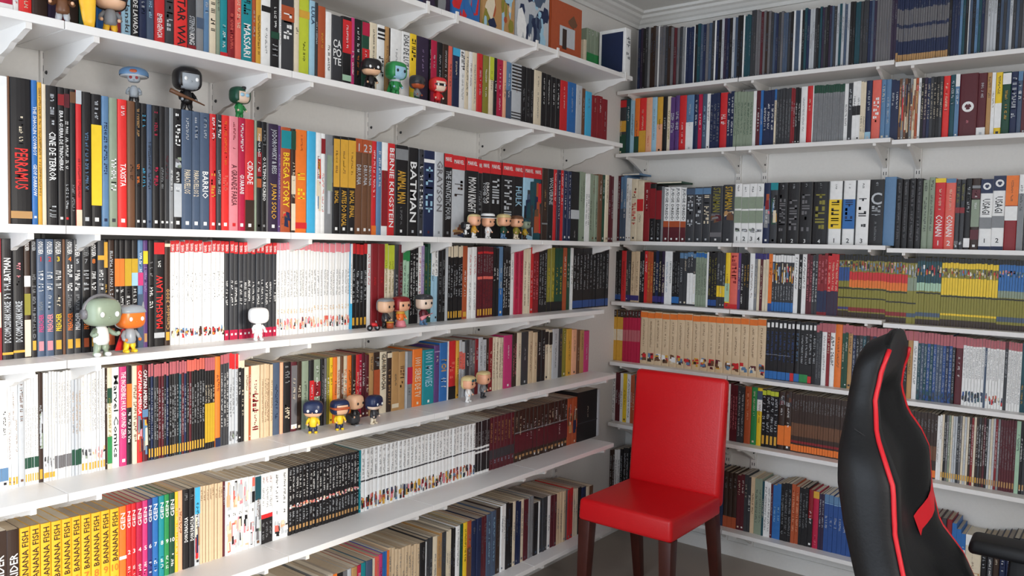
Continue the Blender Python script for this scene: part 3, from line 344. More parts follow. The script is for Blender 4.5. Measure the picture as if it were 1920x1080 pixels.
dict(k='R', s=0, plane=-.155, u0=1141, noun='comic album', cat='comic book', hard=1, prof=[(1141, 845), (1185, 838), (1330, 878), (1354, 884), (1405, 893), (1442, 908), (1481, 907), (1532, 924), (1620, 945), (1780, 975), (1800, 1000), (1845, 1010), (1920, 1010), (2200, 1060)], data="""
1150 dark_brown x2 P:light_grey:.1:.9 ; 1160 white x2 P:dark_grey:.2:.9 ; 1188 black x5 P:light_grey:.1:.8 ; 1354 @darks x18 ; 1379 dark_brown x3 P:grey:.1:.3 B:rust:.8:1 ; 1393 maroon x2 ; 1405 dark_grey x2 ; 1412 beige ; 1426 grey_green x2 P:dark_grey:.2:.8 ; 1430 dark_teal ; 1442 white x2 P:black:.1:.9 ; 1446 maroon ; 1461 blue x2 P:light_blue:.4:.7 ; 1481 black x3 P:grey:.1:.9 ; 1495 rust x2 P:peach:.1:.8 ; 1512 black x3 P:grey:.1:.7 ; 1521 dark_red B:black:.5:1 ; 1532 crimson B:gold:0:.12 P:pink:.75:.95 ; 1542 dark_purple x2 P:light_grey:.1:.6 ; 1620 ink_blue x9 B:steel_blue:0:.14 B:light_blue:.15:.16 P:light_grey:.38:.6 ; 1780 @mix x16 ; 1806 blue x3 B:white:.3:.5 ; 1836 cream B:white:0:.2 A:warmart:.3:.9 ; 1930 @darks x8 ; 2200 @mix x24 """),
]
FONT = {}
def text_geo(txt):
    if txt in FONT: return FONT[txt]
    c = bpy.data.curves.new('t', 'FONT'); c.body = txt.replace('_', ' '); c.resolution_u = 1 if len(txt) > 4 else 3; c.offset = .012
    o = bpy.data.objects.new('t', c); COL.objects.link(o)
    dg = bpy.context.evaluated_depsgraph_get(); me = bpy.data.meshes.new_from_object(o.evaluated_get(dg))
    V = [(v.co.x, v.co.y) for v in me.vertices]; Fc = [tuple(p.vertices) for p in me.polygons]
    bpy.data.objects.remove(o); bpy.data.curves.remove(c); bpy.data.meshes.remove(me)
    x0 = min(p[0] for p in V); x1 = max(p[0] for p in V); y0 = min(p[1] for p in V); y1 = max(p[1] for p in V)
    V = [((p[0] - x0) / (x1 - x0), (p[1] - y0) / (y1 - y0)) for p in V]
    FONT[txt] = (V, Fc, (x1 - x0) / (y1 - y0)); return FONT[txt]
def spine_text(txt, w, h, f0, f1, d, off=.0009, frac=.62, shift=0.):
    V, Fc, asp = text_geo(txt); L = (f1 - f0) * h; z1 = h * (1 - f0); z0 = h * (1 - f1)
    if d == 'h':
        ww = min(w * .74, L * asp); return [(off, (a - .5) * ww, z0 + b * L) for a, b in V], Fc
    hh = w * frac
    if d == '^': return [(off, -(b - .5) * hh + shift * w, z0 + a * L) for a, b in V], Fc
    return [(off, (b - .5) * hh + shift * w, z1 - a * L) for a, b in V], Fc
def glyphs(w, h, f0, f1, rnd, big=0):
    """illegibly small lettering: a run of little strokes down the spine"""
    V, Fc = [], []; z = h * (1 - f0); z1 = h * (1 - f1); gh = w * .6 if big else min(w * .5, .008) * rnd.uniform(.8, 1); step = max(min(gh * .72, (f1 - f0) * h / 7), .0028)
    while z - step > z1:
        if rnd.random() > .14:
            g = step * .72
            for q in range(2):
                a = rnd.choice([(-.5, .5, 0, .3), (-.5, .5, .6, 1), (-.5, -.2, 0, 1), (.2, .5, 0, 1), (-.1, .15, .1, .9)])
                k = len(V)
                V += [(.0006, a[0] * gh, z - a[3] * g), (.0006, a[1] * gh, z - a[3] * g), (.0006, a[1] * gh, z - a[2] * g), (.0006, a[0] * gh, z - a[2] * g)]
                Fc.append((k, k + 1, k + 2, k + 3))
        z -= step
    return V, Fc
def rect(w, z0, z1, off, y0=None, y1=None):
    y0 = -w / 2 if y0 is None else y0; y1 = w / 2 if y1 is None else y1
    return [(off, y0, z0), (off, y1, z0), (off, y1, z1), (off, y0, z1)], [(0, 1, 2, 3)]
def book_geo(b, rnd, full):
    """list of (part name, verts, faces, colour) in book space: spine at x = 0 facing +x"""
    w, h, d = b['w'], b['h'], b['d']; out = []; t = .0022 if b['hard'] else .0007; top = .004 if b['hard'] else .0008
    if w < .007: t = min(t, w * .15)
    if full:
        bu = min(.0016, w * .09); xs = -.004
        O = [(-d, -w / 2), (-bu * 2, -w / 2), (-bu * .6, -w * .42), (-bu * .1, -w * .2), (0, 0), (-bu * .1, w * .2), (-bu * .6, w * .42), (-bu * 2, w / 2), (-d, w / 2),
             (-d, w / 2 - t), (xs, w / 2 - t), (xs, -w / 2 + t), (-d, -w / 2 + t)]
        n = len(O); V = [(p[0], p[1], 0) for p in O] + [(p[0], p[1], h) for p in O]
        Fc = [(i, (i + 1) % n, (i + 1) % n + n, i + n) for i in range(n)]
        cap = [(0, 1, 11, 12), (1, 2, 6, 7), (2, 3, 5, 6), (3, 4, 5), (1, 7, 10, 11), (7, 8, 9, 10)]
        Fc += [tuple(j + n for j in q) for q in cap] + [tuple(reversed(q)) for q in cap]
        out.append(('cover', V, Fc, b['col']))
        pv, pf = boxg(-d + (.003 if b['hard'] else .0002), xs - .0002, -w / 2 + t + .0001, w / 2 - t - .0001, .001, h - top)
        out.append(('page_block', pv, pf, b['page']))
    else:
        V, Fc = boxg(-d, 0, -w / 2, w / 2, 0, h - .0004); out.append(('cover', V, Fc, b['col']))
        pv, pf = boxg(-d, -.002, -w / 2 + t, w / 2 - t, h - .0006, h); out.append(('page_block', pv, pf, b['page']))
    for o in b['ops']:
        k = o[0]
        if k == 'B':
            V, Fc = rect(w * .985, h * (1 - o[3]), h * (1 - o[2]), .0003); out.append(('spine_band', V, Fc, o[1]))
        elif k == 'L':
            V, Fc = rect(w, h * (1 - o[3]), h * (1 - o[2]), .0004, -w * .3, w * .3); out.append(('spine_label', V, Fc, o[1]))
        elif k == 'A':
            V, Fc, C = [], [], []; z0, z1 = h * (1 - o[3]), h * (1 - o[2]); n = 4 if w < .009 else 9
            pal = PALS[o[1]]; groups = {}
            for q in range(n):
                c = rnd.choice(pal); a = rnd.uniform(z0, z1 - (z1 - z0) * .3); bb = min(z1, a + (z1 - z0) * rnd.uniform(.2, .5))
                y0 = rnd.uniform(-.46, .1) * w; y1 = min(.46 * w, y0 + w * rnd.uniform(.3, .7)); j = rnd.uniform(-.12, .12) * w
                g = groups.setdefault(c, ([], [])); m_ = len(g[0]); of = .0003 + q * .00004
                g[0].extend([(of, y0, a), (of, y1, a + j), (of, max(y0 + .0005, y1 - abs(j)), bb), (of, y0 + abs(j) * .5, bb - j)]); g[1].append((m_, m_ + 1, m_ + 2, m_ + 3))
            for c, g in groups.items(): out.append(('spine_picture', g[0], g[1], c))
        elif k == 'T':
            sh = 0; fr = .62
            if b['twin'] and o[5] != 'h' and (o[2], o[3]) in b['twin']:
                fr = .36; sh = .2 if b['twin'][(o[2], o[3])] == o[1] else -.2
            V, Fc = spine_text(o[1], w, h, o[2], o[3], o[5], frac=fr, shift=sh); out.append(('title_lettering', V, Fc, o[4]))
        elif k == 'O':
            r = min(w * .4, (o[3] - o[2]) * h * .5); zc = h * (1 - (o[2] + o[3]) / 2); V, Fc = [], []
            for q in range(20):
                a = q * math.tau / 20; V += [(.0004, r * math.cos(a), zc + r * math.sin(a)), (.0004, r * .55 * math.cos(a), zc + r * .55 * math.sin(a))]
            Fc = [(2 * q, 2 * ((q + 1) % 20), 2 * ((q + 1) % 20) + 1, 2 * q + 1) for q in range(20)]
            for a in (0, 2.1, 4.2):
                kk = len(V); V += [(.0004, r * .3 * math.cos(a + 1.57 + d_) , zc + r * .3 * math.sin(a + 1.57 + d_)) for d_ in (0,)] + [(.0004, r * .6 * math.cos(a + 1.57 + d_), zc + r * .6 * math.sin(a + 1.57 + d_)) for d_ in (-.3, .3)]; Fc.append((kk, kk + 1, kk + 2))
            out.append(('emblem', V, Fc, o[1]))
        elif k in 'PG':
            V, Fc = glyphs(w, h, o[2], o[3], rnd, k == 'G')
            if V: out.append(('spine_lettering', V, Fc, o[1]))
        elif k == 'M':
            s = min(w * .42, .009); V, Fc = rect(w, h * .055 - s * .5, h * .055 + s * .5, .0005, -s / 2, s / 2); out.append(('publisher_mark', V, Fc, o[1]))
    return out
LIGHT = {'white', 'cream', 'light_grey', 'beige', 'yellow', 'gold', 'pale_green', 'light_blue', 'banana', 'peach', 'lime', 'mustard', 'tan', 'pink', 'salmon', 'orange', 'sky_blue', 'page_pale', 'grey_green', 'blond'}
def interp(tab, u):
    if u <= tab[0][0]: return tab[0][1]
    for (a, va), (b, vb) in zip(tab, tab[1:]):
        if u <= b: return va + (vb - va) * (u - a) / (b - a)
    return tab[-1][1]
BOOKS = []
for R in ROWS:
    left = R['k'] == 'L'; z = LZ[R['s']] if left else RZ[R['s']]
    P0 = Vector((R['plane'], 0, z)) if left else Vector((0, R['plane'], z)); D = Vector((0, 1, 0)) if left else Vector((1, 0, 0))
    before = None; u = R['u0']; rnd = random.Random(R['s'] * 17 + (0 if left else 500)); row = []
    for ent in R['data'].split(';'):
        tk = ent.split()
        if not tk: continue
        ue = float(tk[0]); colr = tk[1]; n = 1; ops = []; noun = R['noun']; plain = False
        for t in tk[2:]:
            if t == 'n': plain = True
            elif t[0] == 'x' and t[1:].isdigit(): n = int(t[1:])
            elif t[:2] == 'k:': noun = t[2:]
            else:
                p = t.split(':')
                if p[0] == 'T': ops.append(['T', p[1], float(p[3]), float(p[4]), p[2], p[5] if len(p) > 5 else 'v'])
                elif p[0] == 'M': ops.append(['M', p[1]])
                else: ops.append([p[0], p[1], float(p[2]), float(p[3])])
        # equal real widths inside a run
        t0, t1 = u_to_t(u, P0, D), u_to_t(ue, P0, D)
        for i in range(n):
            a, c = t0 + (t1 - t0) * i / n, t0 + (t1 - t0) * (i + 1) / n
            if i and n > 2 and not plain: a += 0
            col = rnd.choice(PALS[colr[1:]]) if colr[0] == '@' else colr
            ctr = P0 + D * ((a + c) / 2); uc = proj(ctr)[0]
            zz = z
            if not left and ctr.x > 1.288: zz = z - .010
            base = Vector((ctr.x, ctr.y, zz))
            h = v_to_t(interp(R['prof'], uc), base, Vector((0, 0, 1)))
            if n > 1 and R['noun'] not in ('manga volume',): h += rnd.uniform(-.0025, .002) if n > 3 and R['noun'] != 'magazine' else rnd.uniform(-.006, .005)
            h = max(.1, h)
            hid = max(0, (z - CAM.z) * ((DL - R['plane']) / (CAM.x - DL) if left else (DB + R['plane']) / (-CAM.y - DB))) / h
            dep = R.get('depth', abs(R['plane']) - .016) - rnd.uniform(0, .006)
            o2 = [list(o) for o in ops]
            for o in o2:
                if len(o) > 3: o[2] *= 1 - hid; o[3] = o[3] * (1 - hid) if o[3] < 1 else 1
            for o in o2:
                if o[0] == 'T' and o[1] == '#': o[1] = str(i + 1)
            if not plain and not any(o[0] in 'TPG' for o in o2):
                ink = rnd.choice(['white', 'light_grey', 'cream'] if col not in LIGHT else ['dark_grey', 'brown', 'black'])
                if R['noun'] == 'magazine': ink = rnd.choice(['grey', 'smoke', 'slate'])
                q = rnd.uniform(.05, .4); o2.append(['P', ink, q, q + rnd.uniform(.2, .45)])
                if rnd.random() < .5: o2.append(['M', ink])
            tw = {}
            for o in o2:
                if o[0] == 'T' and o[5] != 'h':
                    for o_ in o2:
                        if o_ is not o and o_[0] == 'T' and o_[2:4] == o[2:4]: tw[(o[2], o[3])] = min(o[1], o_[1])
            base = Vector((base.x if not left else R['plane'] - rnd.uniform(0, .004), base.y if left else R['plane'] + rnd.uniform(0, .004), zz))
            old = R['s'] in (0, 1, 2)
            row.append(dict(loc=base, left=left, s=R['s'], w=max(.0018, c - a - (.0009 if n > 3 and c - a > .006 else .0004)), h=h, d=dep, col=col, ops=o2, noun=noun, cat=('book' if noun == 'paperback' else R['cat']),
                            hard=R.get('hard', 0), page=rnd.choice(['page', 'page', 'page_grey', 'page_pale'] if old else ['page_pale', 'page']), twin=tw, n=n, idx=i, before=before, rnd=rnd.randint(0, 10 ** 6),
                            num=next((o[1] for o in o2 if o[0] == 'T' and o[1].isdigit()), None)))
        u = ue; before = col
    for i, b in enumerate(row):
        b['prev'] = row[i - 1]['col'] if i else None; b['next'] = row[i + 1]['col'] if i + 1 < len(row) else None
        pu, pv, dz = proj(b['loc'] + Vector((0, 0, b['h'] / 2)))
        du = abs(proj(b['loc'] + D * b['w'])[0] - pu)
        b['px'] = du; b['area'] = du * b['h'] / dz * F if 0 < pu < 1925 and pv < 1140 else 0
    BOOKS += row
KINDS = {}
for b in BOOKS: KINDS.setdefault(b['cat'], []).append(b)
SOLO = set()
for k, bs in KINDS.items():
    bs = sorted(bs, key=lambda q: -q['area'])
    for b in bs[:300]:
        if b['area'] > 0 and b['px'] > 3.2: SOLO.add(id(b))
def nm(c): return {'banana': 'yellow', 'smoke': 'dim grey', 'page_pale': 'cream', 'page_grey': 'grey'}.get(c, c.replace('_', ' '))
NTH = ['first', 'second', 'third', 'fourth', 'fifth', 'sixth', 'seventh', 'eighth', 'ninth', 'tenth', 'eleventh', 'twelfth', 'thirteenth', 'fourteenth', 'fifteenth', 'sixteenth', 'seventeenth', 'eighteenth', 'nineteenth', 'twentieth']
def nth(i): return NTH[i - 1] if i <= 20 else '%dth' % i if i % 10 not in (1, 2, 3) else '%d%s' % (i, ['st', 'nd', 'rd'][i % 10 - 1])
def book_label(b):
    th = 'thick ' if b['w'] > .034 else 'slim ' if b['w'] < .011 else ''
    tops = [o for o in b['ops'] if o[0] == 'B' and o[2] <= .03 and o[3] < .3]
    pre = nm(tops[0][1]).replace(' ', '-') + '-topped ' if tops else ''
    ink = next((o[4] for o in b['ops'] if o[0] == 'T' and not o[1].isdigit()), None)
    if ink is None: ink = next((o[1] for o in b['ops'] if o[0] in 'PG'), None)
    place = ', %s shelf, %s wall' % (ORD[b['s']], 'sunlit' if b['left'] else 'red-chair')
    head = pre + nm(b['col']).replace(' ', '-') + ' ' + b['noun']
    if b['num']: head += ' with numeral %s' % (NTH and ['zero', 'one', 'two', 'three', 'four', 'five', 'six', 'seven', 'eight', 'nine', 'ten'][int(b['num'])])
    if b['n'] > 1: mid = ', %s from the corner in its set by %s' % (nth(b['n'] - b['idx'] if b['left'] else b['idx'] + 1), (nm(b['before']) if b['before'] else 'end').replace(' ', '-'))
    elif b['prev'] and b['next']: mid = ', between %s and %s' % (nm(b['prev']).replace(' ', '-'), nm(b['next']).replace(' ', '-'))
    else: mid = ''
    extra = ', %s lettering' % nm(ink).replace(' ', '-') if ink else ''
    mid2 = mid.replace(' from the corner in its set by ', ' from corner in set by '); head2 = head[len(pre):]
    for c in (th + head + extra + mid + place, th + head + mid + place, th + head + mid2 + place, head + mid2 + place, head2 + extra + mid2 + place, head2 + mid2 + place, head2.replace(' volume', '') + mid2 + place):
        if len(c.replace('-', ' ').split()) <= 16: return c
    return c
LAB, BASE = {}, {}
for b in BOOKS:
    if id(b) in SOLO:
        b['label'] = book_label(b); LAB.setdefault(b['label'], []).append(b)
        p = b['label'].rsplit(',', 2); q = p[0].split(', '); b['base'] = (q[0], p[1] + ',' + p[2]); BASE.setdefault(b['base'], []).append(b)
for v_ in BASE.values(): v_.sort(key=lambda b: -b['loc'].y if b['left'] else b['loc'].x)
for l, bs in LAB.items():
    if len(bs) > 1:
        for b in bs: b['label'] = b['base'][0] + ', the %s such from the corner,' % nth(BASE[b['base']].index(b) + 1) + b['base'][1]
STUFF = {}
mats_used = {}
for b in BOOKS:
    rnd = random.Random(b['rnd']); solo = id(b) in SOLO
    geo = book_geo(b, rnd, solo)
    rz = 0 if b['left'] else math.radians(-90)
    if solo:
        nmap = {'book': 'book', 'hardcover': 'hardcover_book', 'paperback': 'paperback_book', 'comic volume': 'comic_volume', 'manga volume': 'manga_volume', 'magazine': 'magazine', 'comic album': 'comic_album'}
        root = mesh_obj(nmap[b['noun']], geo[0][1], geo[0][2], mat(geo[0][3]))
        root.location = b['loc']; root.rotation_euler = (0, 0, rz)
        pic = [g for g in geo[1:] if g[0] == 'spine_picture']
        for (n_, V, Fc, c) in geo[1:]:
            if n_ != 'spine_picture': mesh_obj(n_, V, Fc, mat(c, .9) if n_ == 'page_block' else mat(c), root)
        if pic:
            V, Fc, ix, ms = [], [], [], []
            for g in pic:
                k = len(V); V += g[1]; Fc += [tuple(j + k for j in q) for q in g[2]]; ix += [len(ms)] * len(g[2]); ms.append(mat(g[3]))
            mesh_obj('spine_picture', V, Fc, None, root, idx=ix, mats=ms)
        tag(root, b['label'], b['cat'], '%ss on the %s shelf of the %s wall' % (b['noun'], ORD[b['s']], 'sunlit' if b['left'] else 'red chair'))
    else:
        S = STUFF.setdefault(b['cat'], dict(V=[], F=[], I=[], M=[], K={}))
        for (n_, V, Fc, c) in geo:
            key = (c, n_ == 'page_block')
            if key not in S['K']: S['K'][key] = len(S['M']); S['M'].append(mat(c, .9) if key[1] else mat(c))
            k = len(S['V']); L = b['loc']
            if b['left']: S['V'] += [(L.x + p[0], L.y + p[1], L.z + p[2]) for p in V]
            else: S['V'] += [(L.x + p[1], L.y - p[0], L.z + p[2]) for p in V]
            S['F'] += [tuple(j + k for j in q) for q in Fc]; S['I'] += [S['K'][key]] * len(Fc)
STN = {'book': ('small_books', 'remaining thin books standing among the larger ones on both walls'), 'comic book': ('thin_comic_books', 'remaining thin comic volumes packed along the shelves of both walls'),
       'manga': ('thin_manga', 'remaining thin manga volumes on the second shelf up'), 'magazine': ('thin_magazines', 'remaining thin magazines on the top and lowest shelves')}
for k, S in STUFF.items():
    o = mesh_obj(STN[k][0], S['V'], S['F'], None, idx=S['I'], mats=S['M']); o['kind'] = 'stuff'; tag(o, STN[k][1], k)
print('BOOKS', len(BOOKS), 'solo', len(SOLO), {k: len(v) for k, v in KINDS.items()}, {k: sum(id(b) in SOLO for b in v) for k, v in KINDS.items()})

# ------------------------------------------------------------------ things on the top shelf of the sunlit wall
def art_panel(name, w, h, pal, parent, seed, off=.0006, n=26, wide=.35):
    """printed picture: overlapping irregular patches, one mesh with a material for each ink"""
    r = random.Random(seed); V, Fc, ix, ms, K = [], [], [], [], {}
    V += [(off - .0003, -w / 2, .002), (off - .0003, w / 2, .002), (off - .0003, w / 2, h - .002), (off - .0003, -w / 2, h - .002)]; Fc.append((0, 1, 2, 3)); ms.append(mat(pal[0])); ix.append(0); K[pal[0]] = 0
    for q in range(n):
        c = r.choice(pal)
        if c not in K: K[c] = len(ms); ms.append(mat(c))
        cy, cz = r.uniform(-.4, .4) * w, r.uniform(.12, .88) * h; a, b = w * r.uniform(.05, wide) * .5, h * r.uniform(.08, .4) * .5; k = len(V); m_ = r.randint(5, 8)
        for i in range(m_):
            t = i * math.tau / m_ + r.uniform(-.3, .3)
            V.append((off + q * .00003, max(-w / 2, min(w / 2, cy + a * math.cos(t))), max(.003, min(h - .003, cz + b * math.sin(t)))))
        Fc.append(tuple(range(k, k + m_))); ix.append(K[c])
    return mesh_obj(name, V, Fc, None, parent, idx=ix, mats=ms)
def plain_book(name, loc, w, h, d, col, hard=1, rz=0):
    b = dict(w=w, h=h, d=d, col=col, hard=hard, page='page_pale', ops=[], twin={})
    g = book_geo(b, random.Random(1), True)
    o = mesh_obj(name, g[0][1], g[0][2], mat(col)); o.location = loc; o.rotation_euler = (0, 0, rz)
    mesh_obj('page_block', g[1][1], g[1][2], mat('page_pale', .9), o)
    return o
zt = LZ[6]
P0 = Vector((.21, 0, zt)); DY = Vector((0, 1, 0))
COVERS = [(700, 762, .30, 'dark_grey', ['black', 'maroon', 'dark_grey', 'dark_purple', 'light_grey'], 'dark illustrated box set, top shelf, sunlit wall, beside the dark maroon one'),
          (762, 845, .30, 'dark_purple', ['dark_purple', 'black', 'maroon', 'grey', 'navy'], 'dark maroon illustrated box set, top shelf, sunlit wall, beside the blue one'),
          (845, 900, .29, 'blue', ['blue', 'ink_blue', 'blue', 'red', 'steel_blue'], 'blue illustrated box set with red figure print, top shelf, sunlit wall'),
          (901, 965, .29, 'tan', ['tan', 'light_blue', 'rust', 'olive', 'cream', 'navy'], 'tan and light blue illustrated box set, top shelf, sunlit wall'),
          (966, 1029, .27, 'light_grey', ['light_grey', 'navy', 'slate', 'light_blue', 'white', 'navy'], 'pale illustrated box set with navy branches, top shelf, sunlit wall'),
          (1030, 1090, .225, 'rust', ['rust', 'rust', 'brown', 'rust'], 'rust brown illustrated book standing face out on top shelf, sunlit wall')]
for i, (a, b, h, c, pal, lab) in enumerate(COVERS):
    t0, t1 = u_to_t(a, P0, DY), u_to_t(b, P0, DY); w_ = t1 - t0 - .003
    o = plain_book('illustrated_box_set' if i < 5 else 'illustrated_book', (.21, (t0 + t1) / 2, zt), w_, h, .17 if i < 5 else .03, c)
    pn = art_panel('cover_picture', w_ * .96, h, pal, o, 30 + i, n=30 if i < 5 else 6)
    if i == 5:
        v, f = rect(w_, .05, .13, .0016, -.05, .06); mesh_obj('cover_figure', v, f, mat('light_grey'), o)
        v, f = rect(w_, .04, .12, .0018, -.03, .0); mesh_obj('cover_figure', v, f, mat('dark_brown'), o)
    tag(o, lab, 'book', 'illustrated books on the top shelf of the sunlit wall')
cols = ['cream', 'grey_green', 'grey_green', 'grey_green', 'grey_green', 'cream']
P0 = Vector((.125, 0, zt))
us = [1094, 1099, 1106, 1113, 1120, 1125, 1130]
for i in range(6):
    t0, t1 = u_to_t(us[i], P0, DY), u_to_t(us[i + 1], P0, DY); w_ = t1 - t0 - .0005
    o = plain_book('paperback_book', (.125, (t0 + t1) / 2, zt), w_, .205 if i else .15, .098, cols[i], 0)
    if cols[i] == 'grey_green':
        v, f = rect(w_, .004, .10, .0004); mesh_obj('spine_band', v, f, mat('green'), o)
        v, f = glyphs(w_, .205, .0, .15, random.Random(i)); mesh_obj('spine_lettering', v, f, mat('white'), o)
    tag(o, ['short cream paperback', 'grey-green paperback, green foot', 'grey-green paperback, green foot', 'grey-green paperback, green foot', 'grey-green paperback, green foot', 'tall cream paperback'][i]
        + (', %s from the corner in its set' % nth(5 - i) if 0 < i < 5 else ' beside the green-footed set') + ', top shelf, sunlit wall', 'book', 'paperbacks on the top shelf of the sunlit wall')
o = plain_book('thick_hardcover_book', (.268, -.548, zt), .05, .205, .135, 'white')
v, f = boxg(-.122, -.012, -.0258, -.0253, .014, .190); mesh_obj('cover_panel', v, f, mat('navy'), o)
v, f = boxg(-.133, -.003, -.0254, -.0250, .002, .203); mesh_obj('cover_border', v, f, mat('white'), o)
v, f = glyphs(.05, .20, .15, .75, random.Random(3), 1); mesh_obj('spine_lettering', v, f, mat('grey'), o)
tag(o, 'thick white hardcover with navy cover at the end of the top shelf, sunlit wall', 'book', 'illustrated books on the top shelf of the sunlit wall')

# ------------------------------------------------------------------ vinyl figurines
def squad(rx, ry, rz, c=(0, 0, 0), e=.62, nu=22, nv=14, keep=None):
    """rounded-box ellipsoid; keep(x,y,z in -1..1) leaves out faces"""
    sg = lambda a, p: math.copysign(abs(a) ** p, a)
    V, Fc, N = [], [], []
    for j in range(nv + 1):
        ph = -math.pi / 2 + math.pi * j / nv
        for i in range(nu):
            th = math.tau * i / nu
            x, y, z = sg(math.cos(ph), e) * sg(math.cos(th), e), sg(math.cos(ph), e) * sg(math.sin(th), e), sg(math.sin(ph), e)
            N.append((x, y, z)); V.append((c[0] + rx * x, c[1] + ry * y, c[2] + rz * z))
    for j in range(nv):
        for i in range(nu):
            q = (j * nu + i, j * nu + (i + 1) % nu, (j + 1) * nu + (i + 1) % nu, (j + 1) * nu + i)
            if keep:
                m_ = [sum(N[k][a] for k in q) / 4 for a in range(3)]
                if not keep(*m_): continue
            Fc.append(q)
    used = sorted({k for q in Fc for k in q}); mp = {k: n for n, k in enumerate(used)}
    return [V[k] for k in used], [tuple(mp[k] for k in q) for q in Fc]
def tube(pts, rads, n=10):
    V, Fc = [], []
    P = [Vector(p) for p in pts]
    for i, p in enumerate(P):
        d = (P[min(i + 1, len(P) - 1)] - P[max(i - 1, 0)]).normalized()
        a = d.cross(Vector((0, 0, 1))); a = Vector((0, 1, 0)) if a.length < .1 else a.normalized(); b = d.cross(a)
        for k in range(n):
            t = k * math.tau / n; V.append(tuple(p + (a * math.cos(t) + b * math.sin(t)) * rads[i]))
    for i in range(len(P) - 1):
        for k in range(n): Fc.append((i * n + k, i * n + (k + 1) % n, (i + 1) * n + (k + 1) % n, (i + 1) * n + k))
    Fc += [tuple(range(n - 1, -1, -1)), tuple(range((len(P) - 1) * n, len(P) * n))]
    return V, Fc
VIN = .33
def vmat(c): return mat(c, VIN)
